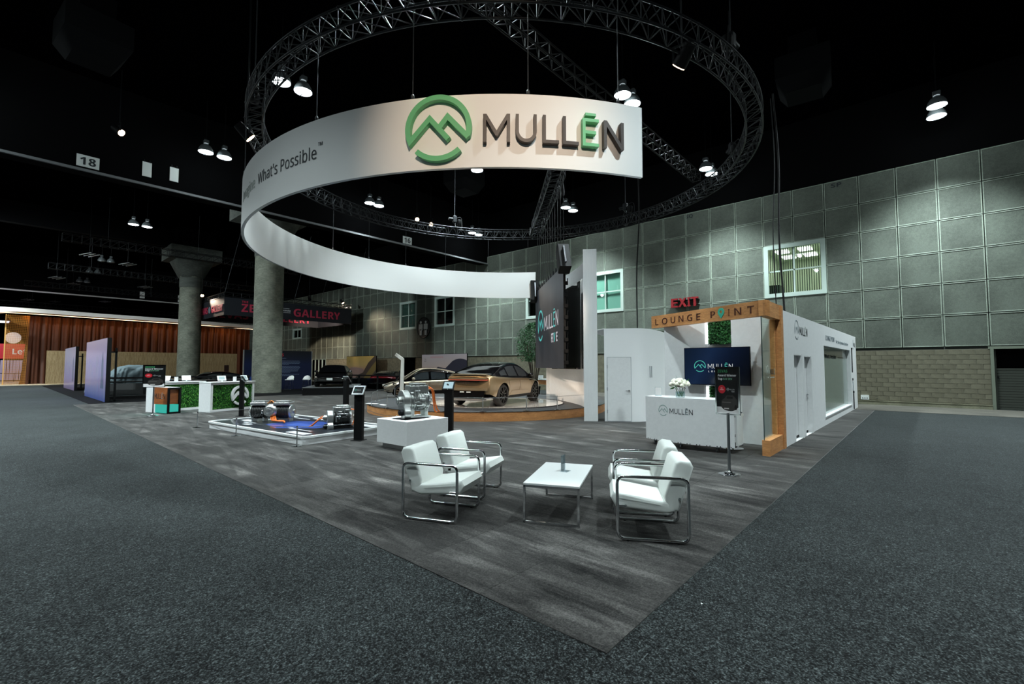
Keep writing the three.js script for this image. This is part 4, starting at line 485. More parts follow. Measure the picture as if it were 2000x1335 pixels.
const awardTex = canvasTex(384, 700, (c, w, h) => drawAward(c, w, h)), awardMat = new THREE.MeshStandardMaterial({ map: awardTex, roughness: 0.35 });
function signStand(pos, turn, label, W, H0, H1) { const t = thing('sign_stand', label, 'sign', pos, turn); mesh('base', lathe([[0, 0.0], [0.165, 0.0], [0.165, 0.006], [0.1, 0.014], [0, 0.014]], 40), M.chrome, t); const cone = []; for (let k = 0; k < 10; k++) cone.push(box(0.02, 0.012, 0.06, 0.0, 0.03, 0.055).rotateX(0.0).rotateY(k * 0.628)); mesh('collar', [lathe([[0.08, 0.012], [0.06, 0.035], [0.03, 0.05], [0.026, 0.07]], 24), ...cone], M.chrome, t); mesh('pole', cyl(0.023, 0.023, H0, 0, H0 / 2 + 0.02, 0), M.steel, t); mesh('frame', [box(0.022, H1 - H0, 0.03, -W / 2, (H0 + H1) / 2, 0), box(0.022, H1 - H0, 0.03, W / 2, (H0 + H1) / 2, 0), box(W + 0.022, 0.022, 0.03, 0, H1, 0), box(W + 0.022, 0.022, 0.03, 0, H0, 0), box(W, H1 - H0, 0.01, 0, (H0 + H1) / 2, -0.008), cyl(0.01, 0.01, 0.03, W / 2 + 0.02, H0 + 0.04, 0, 0, 0, PI / 2)], M.chrome, t); mesh('poster', new THREE.PlaneGeometry(W - 0.02, H1 - H0 - 0.02).translate(0, (H0 + H1) / 2, 0.002), awardMat, t); return t; }
signStand([-2.4, FL, -7.98], -0.12, 'chrome sign stand with black award poster in front of the counter', 0.37, 0.96, 1.715);
function deskSign(pos, turn, label, s = 1) { const t = thing('desk_sign', label, 'sign', pos, turn); mesh('holder', [box(0.15 * s, 0.21 * s, 0.004, 0, 0.11 * s, 0), box(0.15 * s, 0.006, 0.07, 0, 0.003, -0.02)], M.acrylic, t); mesh('card', box(0.14 * s, 0.19 * s, 0.002, 0, 0.11 * s, 0.004), [M.whiteInk, M.whiteInk, M.whiteInk, M.whiteInk, awardMat, M.whiteInk], t); return t; }
deskSign([-4.52, FL + 1.06, -10.08], 0.5, 'small award card on the left end of the reception counter', 0.95); deskSign([-3.05, FL + 1.06, -9.98], 0.3, 'small award card on the counter behind the sign stand', 0.95);
{ const t = thing('bar_stool', 'stool with round chrome foot half hidden behind the counter', 'stool', [-3.08, FL, -10.5]); mesh('base', lathe([[0, 0], [0.21, 0], [0.21, 0.008], [0.05, 0.03], [0.028, 0.06], [0, 0.06]], 32), M.chrome, t); mesh('stem', cyl(0.024, 0.024, 0.62, 0, 0.36, 0), M.chrome, t); mesh('foot_ring', xf(new THREE.TorusGeometry(0.12, 0.012, 8, 28), 0.08, 0.28, 0.06, PI / 2), M.chrome, t); mesh('seat', rbox(0.38, 0.07, 0.36, 0, 0.7, 0, 0.03, 3), M.leather, t); }
// ================================================================ SEATING GROUP
{
  const t = thing('armchair', 'white leather armchair at the front left of the coffee table', 'chair', [-4.33, FL, -3.63], 0.4, 'white chairs round the coffee table'); const W = 0.6, Dp = 0.68, Ha = 0.63;
  // seat and back as one bent cushion section swept across the width, local +x is forward
  const cushion = (pts, w, r) => { const s = new THREE.Shape(); pts.forEach(([x, y], i) => (i ? s.lineTo(x, y) : s.moveTo(x, y))); return toCreasedNormals(plain(new THREE.ExtrudeGeometry(s, { depth: w - 2 * r, bevelEnabled: true, bevelSize: r, bevelThickness: r, bevelSegments: 4, curveSegments: 8 })).translate(0, 0, -(w - 2 * r) / 2), 0.9); };
  mesh('seat', cushion([[0.36, 0.44], [0.375, 0.41], [0.34, 0.345], [-0.14, 0.3], [-0.2, 0.32], [-0.2, 0.36], [-0.06, 0.375], [0.1, 0.4]], 0.56, 0.028), M.leather, t);
  mesh('backrest', cushion([[-0.165, 0.33], [-0.235, 0.33], [-0.37, 0.735], [-0.355, 0.765], [-0.28, 0.775], [-0.25, 0.755], [-0.15, 0.44]], 0.56, 0.03), M.leather, t);
  mesh('seam', [bar([-0.185, 0.585, -0.25], [-0.185, 0.585, 0.25], 0.004), bar([-0.115, 0.395, -0.25], [-0.115, 0.395, 0.25], 0.004), box(0.44, 0.004, 0.004, 0.14, 0.39, 0.288, 0, 0, 0.13), box(0.44, 0.004, 0.004, 0.14, 0.39, -0.288, 0, 0, 0.13)], std(0xc9cdc8, 0.6), t);
  for (const s of [-1, 1]) { const z = s * (W / 2 + 0.012); const loop = mesh('frame_loop', bentTube([[-Dp / 2, 0.02, z], [Dp / 2, 0.02, z], [Dp / 2, Ha, z], [-Dp / 2, Ha, z]], 0.075, 0.0165, true, 10), M.chrome, t); mesh('glide', [cyl(0.014, 0.016, 0.012, -Dp / 2 + 0.1, 0.004, z), cyl(0.014, 0.016, 0.012, Dp / 2 - 0.1, 0.004, z)], M.black, loop); }
  mesh('cross_tube', [bar([-0.26, 0.43, -W / 2], [-0.26, 0.43, W / 2], 0.012, 8), bar([0.26, 0.34, -W / 2], [0.26, 0.34, W / 2], 0.012, 8), bar([0.26, 0.34, -W / 2 - 0.01], [Dp / 2, 0.34, -W / 2 - 0.012], 0.01, 8), bar([0.26, 0.34, W / 2 + 0.01], [Dp / 2, 0.34, W / 2 + 0.012], 0.01, 8)], M.chrome, t);
  dup(t, 'white leather armchair at the rear left of the coffee table', [-4.77, FL, -4.5], 0.4); dup(t, 'white leather armchair at the rear right, behind its twin', [-2.66, FL, -5.42], PI + 0.52); dup(t, 'white leather armchair at the front right of the coffee table', [-2.22, FL, -4.69], PI + 0.54);
}
{ const t = thing('coffee_table', 'low white coffee table with thin chrome frame', 'table', [-3.35, FL, -4.67], 0.43); const a = 0.63, b = 1.16, h = 0.44, s = 0.024; mesh('table_top', rbox(a, 0.022, b, 0, h - 0.011, 0, 0.003), M.whiteTop, t); mesh('top_frame', [box(a, s, s, 0, h - 0.034, b / 2 - s / 2), box(a, s, s, 0, h - 0.034, -b / 2 + s / 2), box(s, s, b, a / 2 - s / 2, h - 0.034, 0), box(s, s, b, -a / 2 + s / 2, h - 0.034, 0)], M.chrome, t); for (const z of [-1, 1]) { for (const x of [-1, 1]) mesh('leg', box(s, h - 0.045, s, x * (a / 2 - s / 2), (h - 0.045) / 2, z * (b / 2 - s / 2)), M.chrome, t); mesh('floor_rail', box(a, s, s, 0, s / 2, z * (b / 2 - s / 2)), M.chrome, t); }
  const d = thing('table_sign', 'clear acrylic sign holder on the coffee table', 'sign', [-3.39, FL + 0.44, -4.78], 1.7); mesh('upright', box(0.11, 0.2, 0.005, 0, 0.1, 0), M.acrylic, d); mesh('foot', box(0.11, 0.005, 0.09, 0, 0.003, 0.03), M.acrylic, d); mesh('card', box(0.1, 0.18, 0.002, 0, 0.1, -0.005), std(0x777c7c, 0.5), d); mesh('code_strip', [box(0.08, 0.03, 0.001, 0, 0.17, -0.0065), box(0.08, 0.05, 0.001, 0, 0.06, -0.0065)], M.ink, d); }

// ================================================================ BATTERY PLATFORM, DRIVE UNITS, KIOSKS
{
  const t = thing('battery_platform', 'low white edged platform with dark top printed in blue and white', 'platform', [-12.82, FL, -5.58], 0.1); const W = 5.0, Dp = 2.42, h = 0.19, r = 0.2;
  const shape = (o) => { const s = new THREE.Shape(), a = W / 2 - o, b = Dp / 2 - o, q = r - o * 0.5; s.moveTo(-a + q, -b); s.lineTo(a - q, -b); s.quadraticCurveTo(a, -b, a, -b + q); s.lineTo(a, b - q); s.quadraticCurveTo(a, b, a - q, b); s.lineTo(-a + q, b); s.quadraticCurveTo(-a, b, -a, b - q); s.lineTo(-a, -b + q); s.quadraticCurveTo(-a, -b, -a + q, -b); return s; };
  mesh('skirt', extr(shape(0.02), h - 0.04).rotateX(-PI / 2), M.gloss, t); const rim = shape(0); rim.holes.push(new THREE.Path(shape(0.055).getPoints(12))); mesh('rim', extr(rim, 0.04, 0.006).rotateX(-PI / 2).translate(0, h - 0.045, 0), M.whiteTop, t);
  const tex = canvasTex(1024, 486, (c, w, h2) => { c.fillStyle = '#2c3138'; c.fillRect(0, 0, w, h2); c.fillStyle = '#22262c'; for (let i = 0; i < 9; i++) for (let j = 0; j < 5; j++) if ((i + j) % 2) c.fillRect(i * w / 9, j * h2 / 5, w / 9, h2 / 5); c.fillStyle = '#35509a'; c.beginPath(); c.moveTo(w * 0.33, h2 * 0.42); c.lineTo(w * 0.55, h2 * 0.2); c.lineTo(w * 0.76, h2 * 0.34); c.lineTo(w * 0.78, h2 * 0.6); c.lineTo(w * 0.6, h2 * 0.84); c.lineTo(w * 0.4, h2 * 0.74); c.fill(); c.fillStyle = '#4565b8'; c.beginPath(); c.moveTo(w * 0.48, h2 * 0.44); c.lineTo(w * 0.7, h2 * 0.42); c.lineTo(w * 0.72, h2 * 0.56); c.lineTo(w * 0.52, h2 * 0.64); c.fill(); c.fillStyle = '#eef1f5'; for (const [x, y, a, b] of [[0.08, 0.62, 0.13, 0.1], [0.2, 0.74, 0.1, 0.06], [0.28, 0.83, 0.07, 0.06], [0.12, 0.46, 0.14, 0.03], [0.07, 0.08, 0.12, 0.09], [0.22, 0.16, 0.16, 0.025], [0.78, 0.84, 0.16, 0.1], [0.66, 0.74, 0.2, 0.025], [0.6, 0.7, 0.06, 0.02], [0.82, 0.06, 0.15, 0.12], [0.62, 0.1, 0.12, 0.03], [0.36, 0.05, 0.12, 0.06], [0.55, 0.32, 0.02, 0.02]]) c.fillRect(w * x, h2 * y, w * a, h2 * b); });
  mesh('printed_top', box(W - 0.11, 0.01, Dp - 0.11, 0, h - 0.018, 0), [M.black, M.black, new THREE.MeshPhysicalMaterial({ map: tex, roughness: 0.3, clearcoat: 0.5 }), M.black, M.black, M.black], t);
  // box faces keep their own uv for the print
  const pt = t.children[t.children.length - 1]; pt.geometry = new THREE.BoxGeometry(W - 0.11, 0.01, Dp - 0.11).translate(0, h - 0.018, 0);
}
// electric drive unit: housing cylinder, finned body, gearbox flange, end caps, bolts, connectors, cables
function driveUnit(pos, turn, label, big, twin) {
  const t = thing('drive_unit', label, 'motor', pos, turn); const A = M.castMetal, Bm = M.cell;
  const fins = (r, l, n, cx) => { const g = [cyl(r, r, l, cx, 0, 0, 0, 0, PI / 2, 28)]; for (let k = 0; k < n; k++) g.push(cyl(r * 1.07, r * 1.07, 0.012, cx - l / 2 + (k + 0.5) * l / n, 0, 0, 0, 0, PI / 2, 28)); return merge(g); };
  if (!twin) {
    const y = big ? 0.3 : 0.24; mesh('stator_housing', fins(0.17, 0.34, 7, 0.02).translate(0, y, 0), big ? A : Bm, t); mesh('end_bell', [lathe([[0, 0.06], [0.1, 0.055], [0.16, 0.02], [0.19, 0], [0.19, -0.03], [0, -0.03]], 28).rotateZ(-PI / 2).translate(0.21, y, 0), cyl(0.05, 0.05, 0.06, 0.28, y, 0, 0, 0, PI / 2)], A, t);
    // gearbox: two round lobes joined by a web
    const lobe = new THREE.Shape(); lobe.absarc(0, 0, 0.17, PI * 0.45, PI * 1.4); lobe.absarc(0.1, -0.22, 0.1, PI * 1.2, PI * 2.2); lobe.absarc(0, 0, 0.17, -PI * 0.2, PI * 0.45); mesh('gearbox', extr(lobe, 0.09, 0.015).rotateY(-PI / 2).translate(-0.17, y, 0.02), A, t);
    for (const [q, s] of [[0, 0.075], [1, 0.055]]) mesh('output_flange', [cyl(s, s, 0.07, -0.3, y - q * 0.2, 0.02 + q * 0.1 - (q ? 0 : 0), 0, 0, PI / 2, 20), cyl(s * 0.6, s * 0.6, 0.09, -0.31, y - q * 0.2, 0.02 + q * 0.1, 0, 0, PI / 2, 16)], q ? M.darkMetal : A, t);
    mesh('inverter_box', [rbox(0.36, 0.13, 0.26, 0.03, y + 0.2, 0, 0.02), rbox(0.26, 0.05, 0.2, 0.04, y + 0.28, 0, 0.015)], A, t); const bolts = []; for (let k = 0; k < 16; k++) { const q = k / 16 * 2 * PI; bolts.push(cyl(0.012, 0.012, 0.03, 0.2, y + 0.185 * Math.sin(q), 0.185 * Math.cos(q), 0, 0, PI / 2, 6)); if (k < 10) bolts.push(cyl(0.01, 0.01, 0.02, -0.12 + (k % 5) * 0.075, y + 0.27, k < 5 ? 0.12 : -0.12, 0, 0, 0, 6)); } stuff(mesh('bolts', bolts, M.steel, t));
    const rib = []; for (let k = 0; k < 26; k++) { const q = rr(0, 2 * PI), x = rr(-0.15, 0.18); rib.push(box(rr(0.03, 0.11), rr(0.012, 0.03), rr(0.02, 0.05), x, 0, 0.18).rotateX(q).translate(0, y, 0)); } for (let k = 0; k < 10; k++) rib.push(cyl(0.018, 0.018, rr(0.05, 0.16), rr(-0.12, 0.15), y + rr(-0.05, 0.2), 0.17 + rr(-0.02, 0.02), 0, 0, rnd() < 0.5 ? PI / 2 : 0, 10)); stuff(mesh('cast_ribs', rib, k0(big), t));
    mesh('mount_foot', [box(0.06, y - 0.1, 0.2, 0.18, (y - 0.1) / 2, 0), box(0.06, y - 0.1, 0.2, -0.08, (y - 0.1) / 2, 0), box(0.4, 0.02, 0.3, 0.05, 0.01, 0)], big ? M.plate : M.black, t);
    mesh('high_voltage_cable', big ? [tube([[0.16, y + 0.2, -0.1], [0.36, y + 0.2, -0.12], [0.42, y + 0.0, -0.13], [0.46, 0.08, -0.15], [0.52, 0.04, -0.16]], 0.016, 30, 8), tube([[0.16, y + 0.16, -0.06], [0.37, y + 0.18, -0.07], [0.44, y - 0.05, -0.1], [0.5, 0.1, -0.12], [0.56, 0.05, -0.15]], 0.014, 30, 8)] : [tube([[-0.16, y, -0.05], [-0.35, y + 0.02, -0.1], [-0.5, 0.1, -0.15], [-0.56, 0.02, -0.18]], 0.015, 24, 8), tube([[-0.16, y - 0.04, 0.0], [-0.38, y - 0.02, -0.04], [-0.56, 0.06, -0.1], [-0.62, 0.02, -0.12]], 0.015, 24, 8), tube([[0.2, y + 0.2, 0.06], [0.3, y + 0.16, 0.1], [0.3, y, 0.12], [0.24, 0.05, 0.16]], 0.015, 24, 8)], M.orange, t);
  } else {
    for (const s of [-1, 1]) { mesh('motor_body', fins(0.19, 0.36, 8, s * 0.34).translate(0, 0.28, 0), Bm, t); mesh('top_inverter', [rbox(0.46, 0.08, 0.38, s * 0.32, 0.5, 0, 0.02), rbox(0.36, 0.04, 0.28, s * 0.32, 0.56, 0, 0.01), ...Array.from({ length: 8 }, (_, k) => cyl(0.014, 0.014, 0.03, s * 0.32 + (k % 4 - 1.5) * 0.13, 0.55, k < 4 ? 0.17 : -0.17, 0, 0, 0, 6))], A, t); const st = [lathe([[0, 0.05], [0.06, 0.05], [0.17, 0.02], [0.2, 0], [0.2, -0.03], [0, -0.03]], 28).rotateZ(-PI / 2 * s).translate(s * 0.54, 0.28, 0), cyl(0.06, 0.06, 0.1, s * 0.58, 0.28, 0, 0, 0, PI / 2)]; for (let k = 0; k < 10; k++) st.push(cyl(0.014, 0.014, 0.05, s * 0.55, 0.28 + 0.17 * Math.sin(k * 0.628), 0.17 * Math.cos(k * 0.628), 0, 0, PI / 2, 6)); mesh('end_bell', st, A, t); }
    const gb = [sph(0.2, 0.02, 0.3, 0.1, 1.1, 1, 0.9, 18, 12), cyl(0.13, 0.16, 0.28, 0.02, 0.3, 0.12, PI / 2, 0, 0, 20)]; for (let k = 0; k < 14; k++) gb.push(box(rr(0.03, 0.1), rr(0.015, 0.04), 0.05, 0, 0, 0.2).rotateX(rr(-1.2, 0.4)).rotateY(rr(-0.9, 0.9)).translate(0.02, 0.3, 0.06)); mesh('gearbox', gb, A, t); mesh('output_flange', [cyl(0.08, 0.08, 0.06, -0.2, 0.28, 0.12, 0, 0, PI / 2), cyl(0.05, 0.05, 0.08, -0.22, 0.28, 0.12, 0, 0, PI / 2)], M.steel, t);
    for (const x of [-0.5, -0.2, 0.2, 0.5]) mesh('support_leg', box(0.04, 0.14, 0.24, x, 0.07, 0), M.steel, t); mesh('high_voltage_cable', [0, 1, 2, 3].map((k) => tube([[0.05 + k * 0.04, 0.16, 0.2], [0.15 + k * 0.05, 0.06, 0.32 + k * 0.02], [0.45 + k * 0.03, 0.05, 0.32 + k * 0.05], [0.52 + k * 0.03, 0.03, 0.44 + k * 0.06]], 0.018, 24, 8)), M.orange, t); mesh('copper_busbar', [box(0.2, 0.03, 0.1, 0.02, 0.54, 0.02), tube([[-0.1, 0.5, 0.1], [0, 0.58, 0.08], [0.1, 0.5, 0.12]], 0.02, 14, 6)], std(0xb5713f, 0.3, 0.9), t);
  }
  return t;
}
function k0(big) { return big ? M.castMetal : M.steel; }
driveUnit([-13.78, FL + 0.18, -5.36], 0.75, 'twin electric drive unit with pale gearbox and orange cables on the left of the platform', false, true);
{ const u = driveUnit([-11.1, FL + 0.205, -5.95], 1.2, 'dark single drive unit on the right front of the platform', false, false); u.scale.set(1.15, 1.0, 1.15); }
{ const t = thing('display_plinth', 'white display plinth carrying the bright drive unit', 'plinth', [-8.4, FL, -6.2], 0.03); mesh('cabinet', rbox(1.04, 0.5, 1.12, 0, 0.355, 0, 0.006), M.white, t); mesh('kick_base', box(0.86, 0.1, 0.94, 0, 0.05, 0), M.white, t); mesh('inlay', box(0.5, 0.006, 0.62, 0.02, 0.608, 0.1), M.black, t); }
driveUnit([-8.4, FL + 0.625, -6.25], 1.33, 'bright machined drive unit with two round flanges on the white plinth', true, false).scale.setScalar(1.22);
function kiosk(pos, turn, label, screenTex, h = 1.12) { const t = thing('kiosk', label, 'kiosk', pos, turn); mesh('column', rbox(0.2, h, 0.12, 0, h / 2, 0, 0.004), M.black, t); mesh('foot', box(0.26, 0.012, 0.3, 0, 0.006, 0), M.black, t); const g = new THREE.Group(); g.name = 'tablet'; g.position.set(0, h + 0.02, 0.05); g.rotation.x = -0.6; t.add(g); mesh('casing', rbox(0.3, 0.25, 0.03, 0, 0.03, 0, 0.008), screenTex.frame, g); mesh('display', new THREE.PlaneGeometry(0.235, 0.18).translate(0, 0.03, 0.0162), screenTex.mat, g); mesh('home_button', cyl(0.008, 0.008, 0.004, 0, -0.08, 0.015, PI / 2), M.plate, g); return t; }
const emis = (tex, k) => new THREE.MeshStandardMaterial({ color: 0x08090a, roughness: 0.2, emissive: 0xffffff, emissiveMap: tex, emissiveIntensity: k });
const tabMark = { frame: M.steel, mat: emis(canvasTex(256, 196, (c, w, h) => { c.fillStyle = '#04090a'; c.fillRect(0, 0, w, h); drawLogo(c, 52, 98, 26, '#49c9b4', '#eef4f4', 0.14); }), 0.8) };
const tabPale = { frame: M.black, mat: emis(canvasTex(256, 196, (c, w, h) => { c.fillStyle = '#bfe3ee'; c.fillRect(0, 0, w, h); c.fillStyle = '#203038'; c.beginPath(); c.ellipse(105, 80, 40, 22, 0.6, 0, 7); c.fill(); c.fillStyle = '#d7eef4'; c.fillRect(30, 140, 180, 8); }), 0.75) };
kiosk([-9.97, FL, -5.82], 0.55, 'black kiosk with tilted tablet at the near corner of the platform', tabMark); kiosk([-8.62, FL, -7.42], 0.5, 'black kiosk with pale tablet behind the white plinth', tabPale, 1.22); kiosk([-16.1, FL, -8.85], 3.3, 'black kiosk beyond the platform with its back turned', tabMark, 1.2); kiosk([-17.7, FL, -5.85], 2.6, 'black kiosk hiding part of the moss counter emblem', tabMark, 1.24);
// low rail posts round the platform
function railPost(pos, h, label, group) { const t = thing('rail_post', label, 'post', pos, 0, group); mesh('stem', cyl(0.014, 0.014, h, 0, h / 2, 0, 0, 0, 0, 12), M.chrome, t); mesh('foot_plate', lathe([[0, 0], [0.11, 0], [0.11, 0.008], [0.03, 0.016], [0, 0.016]], 24), M.chrome, t); mesh('cap', sph(0.018, 0, h, 0), M.chrome, t); return t; }
const posts = [[-15.45, -3.98, 'thin chrome rail post at the left corner of the platform'], [-12.9, -4.16, 'thin chrome rail post midway along the platform front'], [-10.24, -4.5, 'thin chrome rail post at the near corner of the platform'], [-17.3, -7.3, 'thin chrome rail post behind the left drive unit'], [-13.3, -7.9, 'thin chrome rail post behind the right drive unit'], [-10.38, -7.15, 'thin chrome rail post near the pale plinth side']];
for (const [x, z, l] of posts) railPost([x, FL, z], 0.42, l, 'rail posts round the platform');
{ const t = thing('barrier_cord', 'thin grey cord strung between the platform posts', 'cord'); for (const [i, j] of [[0, 1], [1, 2], [2, 5], [5, 4], [4, 3], [3, 0]]) { const a = posts[i], b = posts[j]; mesh('cord_span', tube([[a[0], FL + 0.41, a[1]], [(a[0] + b[0]) / 2, FL + 0.35, (a[1] + b[1]) / 2], [b[0], FL + 0.41, b[1]]], 0.006, 16, 5), M.steel, t); } }
// ================================================================ STAGE
const SC = [-13.6, -13.8], SR = 4.78, SH = 0.3;
{ const t = thing('round_stage', 'round wooden edged car stage with dark floor', 'stage', [SC[0], FL, SC[1]]); const s = plain(new THREE.CylinderGeometry(SR, SR, SH - 0.006, 110, 1, true)).translate(0, SH / 2 - 0.003, 0); const uv = s.attributes.uv; for (let i = 0; i < uv.count; i++) uv.setXY(i, uv.getX(i) * 30, uv.getY(i) * 0.3); mesh('wood_skirt', s, M.wood, t); mesh('deck', cyl(SR - 0.004, SR - 0.004, 0.02, 0, SH - 0.01, 0, 0, 0, 0, 110), phy(0x1d1f22, 0.5), t); mesh('edge_trim', lathe([[SR - 0.02, SH + 0.002], [SR + 0.012, SH + 0.002], [SR + 0.012, SH - 0.014]], 110), M.darkMetal, t); const d = mesh('turntable', cyl(2.55, 2.55, 0.03, 0, SH + 0.015, 0, 0, 0, 0, 90), phy(0xf0ebe4, 0.1, { clearcoat: 1, clearcoatRoughness: 0.04 }), t); d.position.set(-12.45 - SC[0], 0, -13.15 - SC[1]); mesh('turntable_ring', lathe([[2.55, SH], [2.55, SH + 0.03], [2.58, SH + 0.03], [2.6, SH]], 90), M.black, t).position.copy(d.position); mesh('floor_plate', [box(0.5, 0.012, 0.16, -2.1, SH + 0.008, 4.1, 0, 0.3), box(0.45, 0.012, 0.14, -1.3, SH + 0.008, 4.15, 0, -0.2)], M.plate, t); }
const sp = [[-15.2, 'leftmost rail post on the stage edge'], [-13.8, 'second rail post from the left on the stage edge'], [-12.5, 'rail post on the stage edge behind the bright drive unit'], [-11.35, 'rail post on the stage edge right of the pale kiosk'], [-10.4, 'rail post on the stage edge below the rear wheel of the gold car'], [-9.53, 'rail post on the stage edge in front of the gold car door'], [-9.08, 'rail post on the stage edge before the white turntable rim']].map(([x, l]) => [x, SC[1] + Math.sqrt((SR - 0.07) ** 2 - (x - SC[0]) ** 2), l]); sp.push([-8.9, -13.9, 'last rail post on the stage edge beside the white fin'], [-17.0, -10.75, 'rail post on the left side of the stage before the front wheel'], [-17.9, -12.2, 'rail post on the far left of the stage edge']);
for (const [x, z, l] of sp) railPost([x, FL + SH + 0.002, z], 0.44, l, 'rail posts on the stage edge');
{ const t = thing('stage_cord', 'thin metal line strung along the stage posts', 'cord'); const order = [9, 8, 0, 1, 2, 3, 4, 5, 6, 7]; for (let k = 0; k < 9; k++) { const a = sp[order[k]], b = sp[order[k + 1]]; mesh('cord_span', bar([a[0], FL + SH + 0.43, a[1]], [b[0], FL + SH + 0.43, b[1]], 0.006, 5), M.steel, t); } }
{ const t = thing('charging_post', 'white charging post with a bent lamp head before the pale car', 'charger', [-19.55, FL, -13.72], 0.73); const w = std(0xf3efe6, 0.5); mesh('mast', extr([[-0.09, 0], [0.09, 0], [0.1, 2.1], [-0.02, 2.12]], 0.1, 0.01).translate(0, 0, -0.05), w, t); mesh('lamp_head', extr([[0.1, 2.08], [-0.02, 2.02], [-0.34, 2.25], [-0.28, 2.36], [0.02, 2.16]], 0.11, 0.01).translate(0, 0, -0.055), w, t); mesh('lamp_lens', box(0.28, 0.012, 0.07, -0.2, 2.16, 0, 0, 0, -0.6), M.plate, t); mesh('socket_panel', box(0.05, 0.7, 0.09, -0.1, 1.15, 0), M.black, t); mesh('charging_cable', tube([[-0.08, 1.2, 0.06], [-0.3, 0.95, 0.15], [-0.75, 0.8, 0.2], [-0.9, 0.6, 0.1], [-0.6, 0.5, 0]], 0.018, 30, 7), M.black, t); }
// ================================================================ CARS
// lofted body: local +x forward, y up, z sideways; every section is built from the same outline functions
function carBody(o) {
  const L = o.L / 2, W = o.W / 2, wr = o.wr, ar = wr * 1.13, ss = (a, b, x) => { const t = Math.max(0, Math.min(1, (x - a) / (b - a))); return t * t * (3 - 2 * t); };
  const lerpP = (pts, x) => { for (let i = 0; i < pts.length - 1; i++) if (x <= pts[i + 1][0]) { const t = (x - pts[i][0]) / (pts[i + 1][0] - pts[i][0]); const p0 = pts[Math.max(0, i - 1)][1], p1 = pts[i][1], p2 = pts[i + 1][1], p3 = pts[Math.min(pts.length - 1, i + 2)][1]; return 0.5 * (2 * p1 + (p2 - p0) * t + (2 * p0 - 5 * p1 + 4 * p2 - p3) * t * t + (3 * p1 - p0 - 3 * p2 + p3) * t * t * t); } return pts[pts.length - 1][1]; };
  const top = (x) => lerpP(o.top, x), plan = (x) => W * (1 - 0.26 * Math.pow(Math.max(0, (x - L * 0.45) / (L * 0.55)), 2.6) - 0.17 * Math.pow(Math.max(0, (-x - L * 0.5) / (L * 0.5)), 2.8)), sill = (x) => o.sill + 0.12 * ss(L * 0.62, L, x) + (o.rearLift ?? 0.14) * ss(-L * 0.7, -L, x);
  const bottom = (x) => { let b = sill(x); for (const ax of [o.fa, o.ra]) { const d = Math.abs(x - ax); if (d < ar) b = Math.max(b, wr + Math.sqrt(ar * ar - d * d)); } return b; };
  const xs = []; for (let i = 0; i <= 40; i++) xs.push(-L + 2 * L * i / 40); for (const ax of [o.fa, o.ra]) for (let k = -8; k <= 8; k++) xs.push(ax + ar * Math.sin(k / 8 * PI / 2) * 0.9995); xs.sort((a, b) => a - b);
  const K = 16, sec = (x, v) => { // v 0 bottom edge .. 1 centre line on top
    const w = plan(x), yb = bottom(x), yt = top(x), sh = yt - o.crown * (1 - 0.0), ym = o.sill + (sh - o.sill) * 0.55; 
    if (v < 0.6) { const y = yb + (sh - yb) * (v / 0.6), q = (y - ym) / (sh - o.sill), flare = o.flare * Math.max(Math.exp(-(((x - o.fa) / 0.5) ** 2)), Math.exp(-(((x - o.ra) / 0.5) ** 2))) * Math.exp(-(((y - wr * 1.9) / 0.25) ** 2)); const waist = -o.scoop * Math.exp(-(((x - (o.fa + o.ra) / 2) / 0.85) ** 2)) * Math.exp(-(((y - o.sill - 0.2) / 0.17) ** 2)); return [x, y, w * (1 - 0.11 * q * q * (q > 0 ? 1.0 : 1.2)) + flare + waist]; }
    const t = (v - 0.6) / 0.4, w1 = w * (1 - 0.11 * 0.2); const c = Math.pow(Math.cos(t * PI / 2), 0.75), s = Math.pow(Math.sin(t * PI / 2), 0.8); return [x, sh + (yt - sh) * s, w1 * c];
  };
  const n = xs.length - 1, pos = [], idx = []; for (const side of [1, -1]) { const base = pos.length / 3; for (let i = 0; i <= n; i++) for (let j = 0; j <= K; j++) { const [x, y, z] = sec(xs[i], j / K); let xx = x; const e = Math.max(0, Math.abs(x) / L - 0.86) / 0.14, sg = Math.sign(x); xx -= sg * 0.1 * e * Math.pow(Math.abs((y - (o.sill + top(x)) / 2) / 0.5), 2) + sg * e * 0.16 * Math.pow(z / W, 2); pos.push(xx, y, z * side); } for (let i = 0; i < n; i++) for (let j = 0; j < K; j++) { const a = base + i * (K + 1) + j, b = a + K + 1; side > 0 ? idx.push(a, b, a + 1, b, b + 1, a + 1) : idx.push(a, a + 1, b, b, a + 1, b + 1); } 
    // close the ends
  }
  for (const [i, f] of [[0, 1], [n, -1]]) for (let j = 0; j < K; j++) { const a = i * (K + 1) + j, b = (n + 1) * (K + 1) + i * (K + 1) + j; f > 0 ? idx.push(a, a + 1, b, b, a + 1, b + 1) : idx.push(a, b, a + 1, b, b + 1, a + 1); }
  const g = new THREE.BufferGeometry(); g.setAttribute('position', new THREE.Float32BufferAttribute(pos, 3)); g.setIndex(idx); g.computeVertexNormals();
  return { geo: plain(g), top, plan, sec, sill };
}
